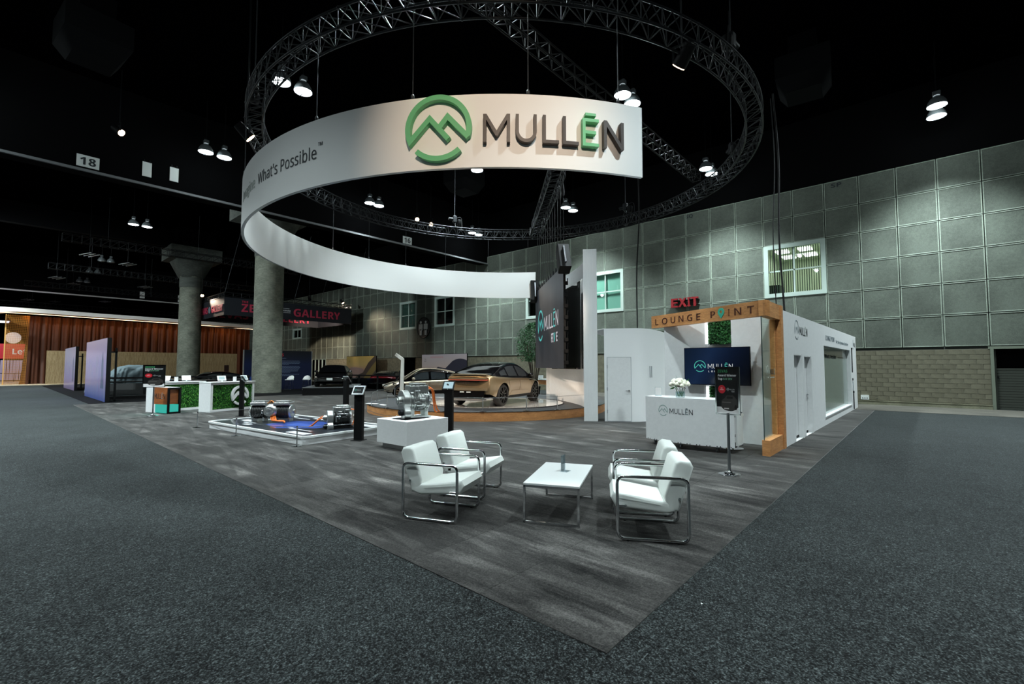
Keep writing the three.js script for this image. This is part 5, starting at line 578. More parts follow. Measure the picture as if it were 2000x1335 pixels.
function cabin(o, B, off = 0, x0 = null, x1 = null, v0 = 0, v1 = 1, sides = [1, -1]) {   // glasshouse surface over the belt line
  const a = x0 ?? o.roof[0][0], b = x1 ?? o.roof[o.roof.length - 1][0], out = []; const lerp = (pts, x) => { for (let i = 0; i < pts.length - 1; i++) if (x <= pts[i + 1][0]) { const t = (x - pts[i][0]) / (pts[i + 1][0] - pts[i][0]), p0 = pts[Math.max(0, i - 1)][1], p1 = pts[i][1], p2 = pts[i + 1][1], p3 = pts[Math.min(pts.length - 1, i + 2)][1]; return 0.5 * (2 * p1 + (p2 - p0) * t + (2 * p0 - 5 * p1 + 4 * p2 - p3) * t * t + (3 * p1 - p0 - 3 * p2 + p3) * t * t * t); } return pts[pts.length - 1][1]; };
  for (const s of sides) { const g = grid(34, 14, (u, v) => { const x = a + (b - a) * u, q = v0 + (v1 - v0) * v, yr = lerp(o.roof, x), belt = Math.min(B.top(x) - o.crown * 0.55, yr - 0.005), w = B.plan(x) * 0.93; const mid = 0.55; let y, z; if (q < mid) { const t = q / mid; y = belt + (yr - 0.07 * Math.min(1, (yr - belt) * 4) - belt) * t; z = w * (1 - o.tumble * (y - belt) / 0.5); } else { const t = (q - mid) / (1 - mid), yc = yr - 0.07 * Math.min(1, (yr - belt) * 4), ze = w * (1 - o.tumble * (yc - belt) / 0.5); z = ze * Math.cos(t * PI / 2); y = yc + (yr - yc) * Math.sin(t * PI / 2); } return [x, y + off * (q >= mid ? 1 : 0), s * (z + off)]; }); if (s < 0) { const ix = g.attributes.position.array, nn = g.attributes.normal.array; for (let i = 0; i < ix.length; i += 9) for (let k = 0; k < 3; k++) { let t = ix[i + 3 + k]; ix[i + 3 + k] = ix[i + 6 + k]; ix[i + 6 + k] = t; t = nn[i + 3 + k]; nn[i + 3 + k] = nn[i + 6 + k]; nn[i + 6 + k] = t; } for (let i = 0; i < nn.length; i++) nn[i] *= -1; } out.push(g); }
  return merge(out);
}
function carWheel(parent, x, z, r, w, rimMat, side, spokes = 10) {
  const g = new THREE.Group(); g.name = 'wheel'; g.position.set(x, r, z); g.rotation.x = side > 0 ? 0 : PI; parent.add(g);
  const prof = [[r * 0.74, -w / 2], [r * 0.93, -w / 2], [r, -w / 2 + 0.04], [r, w / 2 - 0.04], [r * 0.93, w / 2], [r * 0.74, w / 2]]; mesh('tyre', lathe(prof, 36).rotateX(PI / 2), M.tyre, g); mesh('rim', [lathe([[r * 0.74, w / 2], [r * 0.7, w / 2 - 0.02], [r * 0.68, -w / 2], [r * 0.6, -w / 2], [0, -w / 2 + 0.02]], 36).rotateX(PI / 2), cyl(r * 0.14, r * 0.14, 0.03, 0, 0, w / 2 - 0.03, PI / 2)], rimMat.dark, g); const sp = []; for (let k = 0; k < spokes; k++) sp.push(box(r * 0.1, r * 0.6, 0.03, 0, r * 0.4, w / 2 - 0.035, 0, 0, (k % 2 ? 0.13 : -0.13)).rotateZ(k * 2 * PI / spokes)); sp.push(lathe([[r * 0.67, w / 2 - 0.03], [r * 0.74, w / 2 - 0.012], [r * 0.76, w / 2 - 0.03]], 36).rotateX(PI / 2)); mesh('spoke', sp, rimMat.face, g); return g;
}
const rimBlack = { dark: M.matte, face: phy(0x0d0d0e, 0.25) }, rimBronze = { dark: std(0x2b2220, 0.5, 0.5), face: std(0xb59a83, 0.3, 0.8) };
const winGlass = phy(0x2b2f31, 0.06, { clearcoat: 1, clearcoatRoughness: 0.02 }), redLens = phy(0x9c4f40, 0.2);
function makeCar(name, label, pos, turn, o) {
  const t = thing(name, label, 'car', pos, turn), B = carBody(o), paint = o.paint; mesh('body', B.geo, paint, t);
  mesh('underbody', [box(o.L - 0.5, 0.24, o.W - 0.5, 0, o.sill + 0.14, 0), ...[o.fa, o.ra].map((x) => box(o.wr * 2.26, 0.55, o.W - 0.14, x, o.wr + 0.18, 0))], M.matte, t);
  mesh('glasshouse', cabin(o, B), o.cabinMat || M.blackGloss, t);
  for (const [a, b, v0, v1] of o.windows) mesh('side_window', cabin(o, B, 0.006, a, b, v0, v1), winGlass, t);
  for (const x of [o.fa, o.ra]) for (const s of [1, -1]) carWheel(t, x, s * (o.W / 2 - 0.13), o.wr, 0.25, o.rim, s, o.spokes || 10);
  for (const s of [1, -1]) { mesh('side_skirt', extr([[o.ra + o.wr * 1.15, o.sill - 0.05], [o.fa - o.wr * 1.15, o.sill - 0.05], [o.fa - o.wr * 1.25, o.sill + 0.04], [o.ra + o.wr * 1.4, o.sill + 0.1]], 0.03).translate(0, 0, s > 0 ? o.W / 2 - 0.06 : -o.W / 2 + 0.03), M.black, t); const mx = o.mirror; mesh('mirror', [sph(0.1, mx, B.top(mx) + 0.06, s * (o.W / 2 + 0.06), 0.9, 0.72, 1.15, 14, 10), box(0.08, 0.04, 0.14, mx, B.top(mx) + 0.0, s * (o.W / 2 - 0.04))], o.mirrorMat || paint, t); const hy = B.top(0) - 0.16; for (const hx of [0.0, -0.95]) mesh('door_handle', rbox(0.2, 0.025, 0.02, hx + (o.handle || 0.05), hy, s * (B.plan(hx) + 0.0), 0.008), paint, t); }
  // shut lines as thin dark strips lying on the side
  for (const s of [1, -1]) for (const x of o.shut) { const pts = []; for (let k = 0; k <= 8; k++) { const v = 0.06 + 0.5 * k / 8, [px, y, z] = B.sec(x + 0.06 * Math.sin(k / 8 * PI), v); pts.push([px, y, s * (z + 0.001)]); } mesh('shut_line', tube(pts, 0.0045, 12, 4), M.matte, t); }
  return { t, B };
}
const goldPaint = phy(0x9c8869, 0.3, { metalness: 0.75, clearcoat: 1, clearcoatRoughness: 0.04 }), champagne = phy(0xb9ab97, 0.32, { metalness: 0.7, clearcoat: 1, clearcoatRoughness: 0.05 }), blackPaint = phy(0x050506, 0.2, { clearcoat: 1, clearcoatRoughness: 0.03 }), redPaint = phy(0x4a0d12, 0.25, { clearcoat: 1 });
const suv = { L: 4.72, W: 1.96, wr: 0.385, fa: 1.42, ra: -1.42, sill: 0.31, crown: 0.13, flare: 0.035, scoop: 0.055, tumble: 0.3, top: [[-2.36, 1.06], [-2.15, 1.13], [-1.6, 1.1], [-0.6, 1.05], [0.6, 1.02], [1.2, 0.98], [1.8, 0.9], [2.2, 0.78], [2.36, 0.66]], roof: [[-2.05, 1.12], [-1.7, 1.26], [-1.2, 1.42], [-0.5, 1.54], [0.05, 1.56], [0.45, 1.49], [0.9, 1.26], [1.3, 1.0]], windows: [[-1.5, -0.98, 0.1, 0.4], [-0.88, -0.12, 0.07, 0.47], [0.0, 0.78, 0.07, 0.47]], mirror: 0.78, shut: [-1.02, -0.06, 0.98], rim: rimBlack };
{
  const { t, B } = makeCar('suv', 'gold crossover car with black roof on the white turntable, seen from behind', [-12.35, FL + SH + 0.03, -13.1], Math.atan2(0.965, -0.27), { ...suv, paint: goldPaint, mirrorMat: M.blackGloss });
  const rear = -2.36, W = 0.98; const strip = (y, h, w, m, n, dx = 0, bulge = 0.3) => mesh(n, grid(24, 2, (u, v) => { const z = (u - 0.5) * 2 * w; return [rear - 0.012 - dx + bulge * Math.pow(Math.abs(z) / W, 2.2), y + h * (v - 0.5), z]; }), m, t);
  const band = (y, h, w, depth, m, n, dx) => mesh(n, [grid(26, 1, (u, v) => { const z = (u - 0.5) * 2 * w; return [rear - dx + 0.24 * Math.pow(Math.abs(z) / W, 2.4), y + h * (v - 0.5), -z]; }), grid(26, 1, (u, v) => { const z = (u - 0.5) * 2 * w; return [rear - dx + depth * v + 0.24 * Math.pow(Math.abs(z) / W, 2.4), y + h * 0.5, -z]; })], m, t);
  band(0.93, 0.035, 0.8, 0.12, redLens, 'light_bar', 0.035); band(0.985, 0.05, 0.76, 0.12, goldPaint, 'tailgate_ridge', 0.05); band(0.895, 0.03, 0.52, 0.1, M.blackGloss, 'light_bar_gap', 0.03); band(0.62, 0.1, 0.8, 0.12, goldPaint, 'bumper_ridge', 0.055);
  band(0.43, 0.24, 0.68, 0.1, M.matte, 'lower_bumper', 0.03); band(0.26, 0.07, 0.74, 0.3, phy(0x8d8a86, 0.3, { metalness: 0.6 }), 'diffuser', 0.02); mesh('reflector_strip', [box(0.02, 0.02, 0.3, rear + 0.05, 0.31, -0.55), box(0.02, 0.02, 0.3, rear + 0.05, 0.31, 0.55)], M.steel, t); mesh('plate_light', [box(0.02, 0.025, 0.16, rear - 0.04, 0.52, -0.13), box(0.02, 0.025, 0.16, rear - 0.04, 0.52, 0.13)], M.plate, t);
  mesh('spoiler', [grid(20, 2, (u, v) => { const z = (u - 0.5) * 1.44; return [rear + 0.02 + 0.2 * v + 0.2 * Math.pow(Math.abs(z) / W, 2.4), 1.105 + 0.03 * v, -z]; })], goldPaint, t); const g = new THREE.Group(); g.name = 'rear_lettering'; g.position.set(rear - 0.03, 0.8, -0.17); g.rotation.y = -PI / 2; t.add(g); nameLetters(0.34, 0.05, 0.004, (q) => mesh('letter', q, M.brown, g));
  mesh('fender_vent', [box(0.3, 0.05, 0.012, 0.98, 0.86, 0.965, 0, 0.02), box(0.3, 0.05, 0.012, 0.98, 0.86, -0.965)], M.black, t); for (const zz of [0.93, -0.95]) mesh('sill_blade', extr([[-0.92, 0.36], [0.72, 0.36], [0.86, 0.44], [0.8, 0.5], [-0.7, 0.52], [-0.82, 0.44]], 0.02, 0.008).translate(0, 0, zz), goldPaint, t);
}
{
  const { t } = makeCar('suv', 'pale champagne crossover car facing left behind the charging post', [-20.45, FL, -15.98], Math.atan2(-0.866, -0.5), { ...suv, paint: champagne, rim: rimBronze, mirror: 0.82 });
  mesh('head_lamp', [extr([[1.75, 0.72], [2.28, 0.66], [2.32, 0.71], [2.0, 0.78]], 0.02).translate(0, 0, 0.74), extr([[1.75, 0.72], [2.28, 0.66], [2.32, 0.71], [2.0, 0.78]], 0.02).translate(0, 0, -0.76)], M.whiteTop, t); for (const q of [1, -1]) mesh('roof_rail', tube([[-1.9, 1.2, q * 0.6], [-1.0, 1.5, q * 0.64], [0, 1.59, q * 0.66], [0.5, 1.5, q * 0.7], [1.2, 1.06, q * 0.8]], 0.025, 30, 6), champagne, t); mesh('lower_trim', [box(1.9, 0.1, 0.02, 0, 0.4, 0.97), box(1.9, 0.1, 0.02, 0, 0.4, -0.97)], M.black, t);
}
const sedan = { ...suv, L: 4.7, W: 1.9, wr: 0.34, sill: 0.22, top: [[-2.35, 0.84], [-2.1, 0.98], [-1.5, 0.96], [0, 0.9], [1.0, 0.84], [1.8, 0.74], [2.35, 0.58]], roof: [[-2.0, 0.98], [-1.4, 1.16], [-0.6, 1.32], [0, 1.34], [0.5, 1.26], [1.25, 0.88]], windows: [[-1.2, -0.3, 0.1, 0.45], [-0.2, 0.7, 0.08, 0.46]], mirror: 0.6, handle: 0 };
{ const p = thing('black_plinth', 'long black car plinth with a pale top edge before the far wall', 'plinth', [-28.6, 0.01, -14.9], -0.6); mesh('body', box(5.2, 0.42, 2.9, 0, 0.21, 0), M.black, p); mesh('top_edge', box(5.24, 0.04, 2.94, 0, 0.44, 0), std(0x5b5d5e, 0.4), p);
  const { t } = makeCar('sedan', 'black car with white plate on the black plinth near the far wall', [-28.6, 0.47, -14.9], -0.6, { ...sedan, paint: blackPaint, rim: rimBlack }); mesh('licence_plate', box(0.02, 0.14, 0.34, 2.38, 0.48, 0), M.plate, t); mesh('licence_plate_rear', box(0.02, 0.14, 0.34, -2.38, 0.62, 0), M.plate, t); }
makeCar('sedan', 'low black car behind the moss counters', [-36.2, 0.02, -10.2], -PI / 2 + 0.1, { ...sedan, paint: blackPaint, rim: rimBlack });
makeCar('sedan', 'dark red car beyond the black rail left of the pale car', [-31.5, 0.02, -20.9], 2.3, { ...sedan, paint: redPaint, rim: rimBronze }); makeCar('sedan', 'maroon car roof showing over the bonnet of the pale car', [-27.4, 0.02, -21.3], 2.35, { ...sedan, paint: redPaint, rim: rimBlack });
{ // car under a grey cloth: the cloth hangs over the lofted shape in folds
  const t = thing('covered_car', 'car hidden under a grey draped cloth behind the screens', 'covered car', [-38.2, 0.02, -6.4], PI / 2); const nz = noiseGrid(24, 31), nz2 = noiseGrid(64, 32); const L = 2.5, roof = (x) => 0.95 + 0.82 * Math.exp(-Math.pow((x + 0.1) / 1.35, 4)) * 1.0 - 0.25 * Math.pow(Math.abs(x) / L, 3);
  mesh('cloth', grid(90, 60, (u, v) => { const x = (u - 0.5) * 2 * L, a = (v - 0.5) * PI * 0.999, top = roof(x) * Math.pow(Math.max(0.02, 1 - Math.pow(Math.abs(x) / L, 8)), 0.5), w = 1.02 * Math.pow(Math.max(0.02, 1 - Math.pow(Math.abs(x) / L, 7)), 0.5), f = (nz(u, v * 0.6) - 0.5) * 0.07 + 0.035 * Math.sin((x * 2.2 + Math.abs(a) * 3 + nz(u, 0.2) * 6) * 2.6) * Math.min(1, Math.abs(a)) + (nz2(u, v) - 0.5) * 0.02; const c = Math.sign(Math.sin(a)) * Math.pow(Math.abs(Math.sin(a)), 0.55), h = Math.pow(Math.max(0, Math.cos(a)), 0.42); return [x, 0.18 + (top - 0.18) * h + f * 0.5, (w + f) * c]; }), std(0x55656a, 0.75), t);
  for (const x of [1.45, -1.45]) for (const s of [1, -1]) carWheel(t, x, s * 0.82, 0.34, 0.24, rimBlack, s);
}
// ================================================================ MOSS COUNTERS AND POD
const leafQuad = (s) => { const g = new THREE.BufferGeometry(); g.setAttribute('position', new THREE.Float32BufferAttribute([0, -s, 0, s * 0.55, 0, s * 0.25, 0, s, 0, 0, -s, 0, 0, s, 0, -s * 0.55, 0, s * 0.25], 3)); g.setAttribute('uv', new THREE.Float32BufferAttribute(new Array(12).fill(0), 2)); g.computeVertexNormals(); return g; };
function mossCounter(pos, turn, label, L, emblemX) {
  const t = thing('moss_counter', label, 'counter', pos, turn), H = 1.11, Dp = 0.5, f = 0.09;
  mesh('front_frame', [box(L, f, 0.1, L / 2, H - f / 2, 0), box(L, f, 0.1, L / 2, f / 2, 0), box(f, H - 2 * f, 0.1, f / 2, H / 2, 0), box(f, H - 2 * f, 0.1, L - f / 2, H / 2, 0)], M.gloss, t); mesh('cabinet', box(L, H - 0.02, Dp, L / 2, H / 2 - 0.01, -Dp / 2 - 0.05), M.white, t); mesh('worktop', rbox(L + 0.02, 0.03, Dp + 0.14, L / 2, H + 0.0, -Dp / 2 + 0.02, 0.004), M.gloss, t);
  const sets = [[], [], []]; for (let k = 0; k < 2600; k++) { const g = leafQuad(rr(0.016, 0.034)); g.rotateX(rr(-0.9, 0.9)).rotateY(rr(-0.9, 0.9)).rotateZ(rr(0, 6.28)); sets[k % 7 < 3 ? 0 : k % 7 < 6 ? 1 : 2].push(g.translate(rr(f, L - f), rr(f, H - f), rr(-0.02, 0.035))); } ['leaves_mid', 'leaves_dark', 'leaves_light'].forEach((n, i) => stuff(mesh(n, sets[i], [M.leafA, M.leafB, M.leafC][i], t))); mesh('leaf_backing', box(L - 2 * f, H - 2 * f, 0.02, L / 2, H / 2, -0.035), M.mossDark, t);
  if (emblemX) { const R = 0.36; emblem(0.24, 0.08 / R).forEach((g) => mesh('emblem_stroke', g.scale(R, R, R).translate(emblemX, H / 2 + 0.02, 0.03), M.gloss, t)); }
  return t;
}
mossCounter([-21.5, FL, -4.15], 1.875, 'white framed counter with green leaf front beside the wooden pod', 1.82, 0); mossCounter([-19.95, FL, -5.5], 1.96, 'white framed counter with green leaf front and a white emblem', 1.9, 1.22);
function tablet(pos, turn, label, dark) { const t = thing('tablet_stand', label, 'tablet', pos, turn); const g = new THREE.Group(); g.name = 'slate'; g.position.set(0, 0.04, 0); g.rotation.x = -0.5; t.add(g); mesh('casing', rbox(0.3, 0.21, 0.015, 0, 0.11, 0, 0.006), M.whiteTop, g); mesh('display', box(0.2, 0.13, 0.002, 0, 0.115, 0.0085), dark ? std(0x9fb0b2, 0.3) : std(0xd9e0e0, 0.35), g); mesh('foot', [box(0.05, 0.06, 0.05, 0, 0.03, -0.01), box(0.14, 0.008, 0.12, 0, 0.004, 0)], M.whiteTop, t); return t; }
tablet([-21.55, FL + 1.125, -4.45], 0.9, 'white tablet on the left end of the first leaf counter'); tablet([-21.8, FL + 1.125, -5.2], 1.5, 'white tablet on the right half of the first leaf counter'); tablet([-20.3, FL + 1.125, -6.0], 1.6, 'white tablet on the left half of the second leaf counter', true); tablet([-20.7, FL + 1.125, -6.95], 2.0, 'white tablet on the right end of the second leaf counter', true);
deskSign([-21.75, FL + 1.125, -4.85], 1.5, 'small award card between the tablets of the first leaf counter', 0.9); deskSign([-20.5, FL + 1.125, -6.5], 1.5, 'small award card between the tablets of the second leaf counter', 0.9);
{ const t = thing('display_pod', 'wooden display pod with a glowing turquoise foot beside the leaf counter', 'pod', [-21.36, FL, -4.12], 0.294); const W = 0.86, Dp = 0.38, H = 0.94; mesh('wood_shell', [box(W, H - 0.33, 0.03, W / 2, 0.33 + (H - 0.33) / 2, 0), box(W, H - 0.33, 0.03, W / 2, 0.33 + (H - 0.33) / 2, -Dp), box(0.03, H - 0.33, Dp, 0.015, 0.33 + (H - 0.33) / 2, -Dp / 2), box(0.02, H - 0.36, Dp - 0.06, W - 0.05, 0.33 + (H - 0.33) / 2, -Dp / 2)].map(muv), M.wood.clone(), t).material.color.set(0xb99a86); mesh('glowing_foot', box(W - 0.02, 0.3, Dp - 0.04, W / 2, 0.17, -Dp / 2), M.led(0x3fd0bf, 0.62), t); mesh('black_frame', [box(0.06, H, 0.06, W, H / 2, 0), box(0.06, H, 0.06, W, H / 2, -Dp), box(0.06, 0.06, Dp, W, H - 0.03, -Dp / 2), box(0.06, 0.06, Dp, W, 0.03, -Dp / 2)], M.black, t); mesh('lid', box(W, 0.03, Dp, W / 2, H, -Dp / 2), M.white, t); const g = new THREE.Group(); g.name = 'lettering'; g.position.set(0.03, 0.53, 0.016); t.add(g); nameLetters(0.62, 0.19, 0.004, (q, isE) => mesh('letter', q, isE ? M.greyInk : M.ink, g));
  const l = new THREE.RectAreaLight(0x3fd0bf, 0.9, 0.8, 0.28); l.position.set(-20.95, 0.18, -4.18); l.lookAt(-20.6, 0.1, -3.2); scene.add(l); }
signStand([-20.15, FL, -3.85], 1.2, 'chrome sign stand with black award poster left of the leaf counters', 0.62, 1.0, 1.76);

// ================================================================ FAR SIDE: SCREENS, BARRIER, CURTAIN STAND, GALLERY
const cityTex = (s) => canvasTex(512, 256, (c, w, h) => { const g = c.createLinearGradient(0, 0, 0, h); g.addColorStop(0, s ? '#c9c3dc' : '#aeb4cc'); g.addColorStop(0.4, s ? '#9f9fcf' : '#9aa3c6'); g.addColorStop(0.75, '#8f8fbe'); g.addColorStop(1, s ? '#4d63a6' : '#7f7596'); c.fillStyle = g; c.fillRect(0, 0, w, h); let q = s * 77 + 5; const r = () => { q = (Math.imul(q, 1664525) + 1013904223) | 0; return (q >>> 8) / 16777216; }; for (let i = 0; i < 70; i++) { c.fillStyle = `rgba(${70 + r() * 110},${80 + r() * 100},${130 + r() * 90},.28)`; const x = r() * w, hh = r() * h * 0.55; c.fillRect(x, h * 0.25 + r() * h * 0.4, 2 + r() * 9, hh); } c.fillStyle = 'rgba(70,95,130,.7)'; c.beginPath(); c.moveTo(w * 0.78, h * 0.8); c.lineTo(w * 0.8, h * 0.35); c.lineTo(w * 0.84, h * 0.2); c.lineTo(w * 0.88, h * 0.35); c.lineTo(w * 0.92, h * 0.8); c.fill(); });
for (const [x0, x1, z, l, s] of [[-36.2, -29.15, -3.8, 'big lavender led panel, the nearer of two in the black carpet area', 1], [-51, -44.25, -4.07, 'big lavender led panel, the farther one before the wooden wall', 0]]) { const t = thing('video_wall', l, 'screen', [(x0 + x1) / 2, 0.012, z]); const W = x1 - x0; mesh('display_face', new THREE.PlaneGeometry(W, 3.06).translate(0, 1.54, 0.09), emis(cityTex(s), 0.5), t); mesh('cabinet', box(W, 3.08, 0.16, 0, 1.54, 0), M.black, t); mesh('rear_brace', [box(0.08, 2.6, 0.08, W / 2 - 0.3, 1.3, -0.3), box(0.08, 0.06, 0.6, W / 2 - 0.3, 0.04, -0.3), box(0.08, 0.06, 0.3, W / 2 - 0.3, 2.4, -0.2)], M.darkMetal, t);
  const la = new THREE.RectAreaLight(0xb4b2e0, 0.35, W, 3); la.position.set((x0 + x1) / 2, 1.54, z + 0.12); la.lookAt((x0 + x1) / 2, 1.54, z + 5); scene.add(la); }
{ const t = thing('glass_barrier', 'black railed dark glass barrier in front of the covered car', 'barrier', [-32.2, 0.012, -4.0]); for (let k = 0; k < 5; k++) mesh('post', box(0.08, 1.12, 0.1, 0, 0.56, -k * 1.75), M.black, t); for (let k = 0; k < 4; k++) mesh('glass_panel', box(0.02, 0.66, 1.62, 0, 0.46, -0.87 - k * 1.75), k % 2 ? M.smoke : phy(0x14191b, 0.05, { clearcoat: 1, clearcoatRoughness: 0.02 }), t); mesh('rail', [box(0.09, 0.1, 7.1, 0, 1.08, -3.5), box(0.07, 0.07, 7.1, 0, 0.87, -3.5), box(0.09, 0.12, 7.1, 0, 0.06, -3.5)], M.black, t); mesh('light_line', [box(0.02, 0.015, 7.0, 0.045, 0.915, -3.5), box(0.02, 0.015, 7.0, 0.045, 0.13, -3.5)], M.steel, t); }
{ const t = thing('black_rail', 'long black rail with dark posts before the far wall posters', 'barrier', [0, 0.012, 0]); const P2 = [[-35.4, -16.9], [-33, -17.5], [-30.6, -17.8], [-28.5, -18], [-26.2, -18.0], [-24, -17.9]]; for (const [x, z] of P2) mesh('post', box(0.12, 1.06, 0.1, x, 0.53, z), M.black, t); for (let k = 0; k < 5; k++) { const a = P2[k], b = P2[k + 1]; mesh('rail', bar([a[0], 1.05, a[1]], [b[0], 1.05, b[1]], 0.05, 6), M.black, t); const L = Math.hypot(b[0] - a[0], b[1] - a[1]), m = mesh('glass_panel', box(L - 0.2, 0.72, 0.02), M.smoke, t); m.position.set((a[0] + b[0]) / 2, 0.5, (a[1] + b[1]) / 2); m.rotation.y = -Math.atan2(b[1] - a[1], b[0] - a[0]); } }
{ // curtained stand with a warm light line under its white roof edge
  const t = thing('roof_fascia', 'long white rounded roof edge with a warm light line over the brown curtain', 'roof', [0, 6.42, 0]); const path = [[-70, 1.4], [-63.5, 1.0], [-60.9, 0.2], [-60.2, -0.9], [-60.2, -3], [-61, -7], [-61.6, -12], [-62.6, -17], [-64.5, -22.5]], c = new THREE.CatmullRomCurve3(path.map(([x, z]) => V(x, 0, z)), false, 'centripetal'); const strip = (y0, y1, off) => grid(80, 1, (u, v) => { const p = c.getPointAt(u), g = c.getTangentAt(u); return [p.x - g.z * off, y0 + (y1 - y0) * v, p.z + g.x * off]; }); mesh('edge', strip(0.06, 0.5, 0), new THREE.MeshStandardMaterial({ color: 0xe9e6e4, roughness: 0.6, side: THREE.DoubleSide }), t); mesh('light_line', strip(-0.02, 0.07, 0.02), new THREE.MeshStandardMaterial({ color: 0, emissive: 0xffdcae, emissiveIntensity: 3.4, side: THREE.DoubleSide }), t); mesh('soffit', grid(80, 1, (u, v) => { const p = c.getPointAt(u), g = c.getTangentAt(u), o = -v * 1.4 * -1; return [p.x + g.z * -o * -1 * -1, 0.02, p.z + g.x * -o]; }), new THREE.MeshStandardMaterial({ color: 0xd9c3a0, roughness: 0.7, side: THREE.DoubleSide }), t);
  for (const [x, z, len] of [[-61.1, -6, 8], [-61.9, -14.5, 8], [-63.4, -20, 4]]) { const l = new THREE.RectAreaLight(0xffb45e, 12, len, 0.2); l.position.set(x, 6.3, z); const zA = V(0.2, 1, 0).normalize(), xA = V(0, 0, 1), yA = zA.clone().cross(xA); l.quaternion.setFromRotationMatrix(new THREE.Matrix4().makeBasis(xA, yA, zA)); scene.add(l); }
  const cu = thing('brown_curtain', 'tall amber brown curtain glowing under the far roof edge', 'curtain', [-61.9, 0.06, 0]); const nz = noiseGrid(64, 9); const sheer = phy(0x5a2c12, 0.95, { transmission: 0.3, thickness: 0, side: THREE.DoubleSide }); mesh('drape', grid(360, 10, (u, v) => { const z = -2.2 - u * 20, f = 0.16 * Math.sin(z * 9 + 3 * nz(u, 0.1)) * (0.5 + nz(u, 0.5)) + 0.1 * Math.sin(z * 21 + 5 * nz(u, 0.7)); return [f - u * u * 2.6 - u * 0.6 + 0.5 * (1 - v) * (1 - v) * (u < 0.02 ? 1 : 0), v * 6.3, z + (u < 0.04 ? (1 - v) * (1 - v) * 0.35 * (0.04 - u) / 0.04 : 0)]; }), sheer, cu); mesh('curtain_track', box(0.06, 0.06, 20, -0.6, 6.3, -12), M.black, cu);
  const ga = thing('gauze_screen', 'see-through amber gauze panel at the left end of the curtain', 'curtain', [-61.3, 0.06, 0]); const wires = []; for (let k = 0; k <= 22; k++) wires.push(bar([0.02 * Math.sin(k), 0, -0.85 - k * 0.062], [0.02 * Math.sin(k), 6.3, -0.95 - k * 0.062], 0.009, 4)); for (let k = 0; k < 40; k++) wires.push(bar([0, 0.1 + k * 0.156, -0.85], [0, 0.1 + k * 0.156, -2.25], 0.007, 4)); stuff(mesh('mesh_weave', wires, std(0xc98a3a, 0.6), ga)); mesh('edge_post', box(0.08, 6.3, 0.08, 0, 3.15, -0.85), std(0xd8a258, 0.6), ga);
  const wd = thing('wooden_wall', 'long slatted oak wall in front of the brown curtain', 'wall', [-59, 0.06, -3.4]); const pg = muv(box(0.2, 3.05, 1.02, 0, 1.525, -0.515)); for (let k = 0; k < 15; k++) { const m = mesh('oak_panel', pg, M.oak, wd); m.position.z = -k * 1.03; } mesh('dark_slot', box(0.03, 1.5, 0.45, 0.11, 1.0, -14.4), std(0x2a130c, 0.5), wd); mesh('plinth_light', box(0.03, 0.05, 15.4, 0.13, 0.03, -7.7), std(0xe8d2ad, 0.5), wd);
  const rs = thing('red_sign_wall', 'red panel with white greeting letters behind the gauze', 'sign', [-75, 0.06, -2]); mesh('red_panel', box(0.1, 1.62, 3.6, 0, 3.28, 0.1), std(0xd8182c, 0.5), rs); const lt = mesh('lettering', textGeo("Let's Go", 2.9, 0.62, 0.02, true), M.whiteInk, rs); lt.rotation.y = PI / 2; lt.position.set(0.06, 2.95, 0.35); mesh('round_sign', cyl(0.62, 0.62, 0.1, 0.2, 4.75, 0.35, 0, 0, PI / 2, 32), std(0xf3e8d8, 0.5), rs); mesh('panelled_front', [...Array.from({ length: 12 }, (_, k) => box(0.08, 2.2, 0.2, 0, 1.2, 1.1 - k * 0.24))], std(0xbfb8cf, 0.6), rs); mesh('rail', [bar([3, 0.9, 2], [3, 0.9, -2], 0.03), bar([3, 0, -1], [3, 0.9, -1], 0.03), bar([3, 0, 0.2], [3, 0.9, 0.2], 0.03)], M.black, rs);
  const wp = thing('white_panel_wall', 'bright white panels at the left edge of the picture', 'wall', [-76, 0.06, 0.9]); mesh('panel', box(0.2, 3.4, 2.6, 0, 1.7, 0.6), M.led(0xdfe9ff, 0.75), wp); mesh('upper_panel', box(0.2, 1.4, 1.4, 0, 5.0, 0.4), std(0x8a2038, 0.5), wp);  // the white panel glows by its own emissive material
  { const l = new THREE.RectAreaLight(0xf6f2ff, 3, 6, 6); l.position.set(-69, 6.0, 0); l.lookAt(-75, 2.5, -1.5); scene.add(l); const pl = thing('ceiling_light_panel', 'flat light panel under the far roof lighting the red sign', 'ceiling lamp', [-69, 6.05, 0.02]); mesh('diffuser', box(2.4, 0.05, 2.4, 0, 0.1, 0), M.led(0xf6f2ff, 1.5), pl); mesh('frame', box(2.5, 0.04, 2.5, 0, 0.15, 0), M.alu, pl); }
}
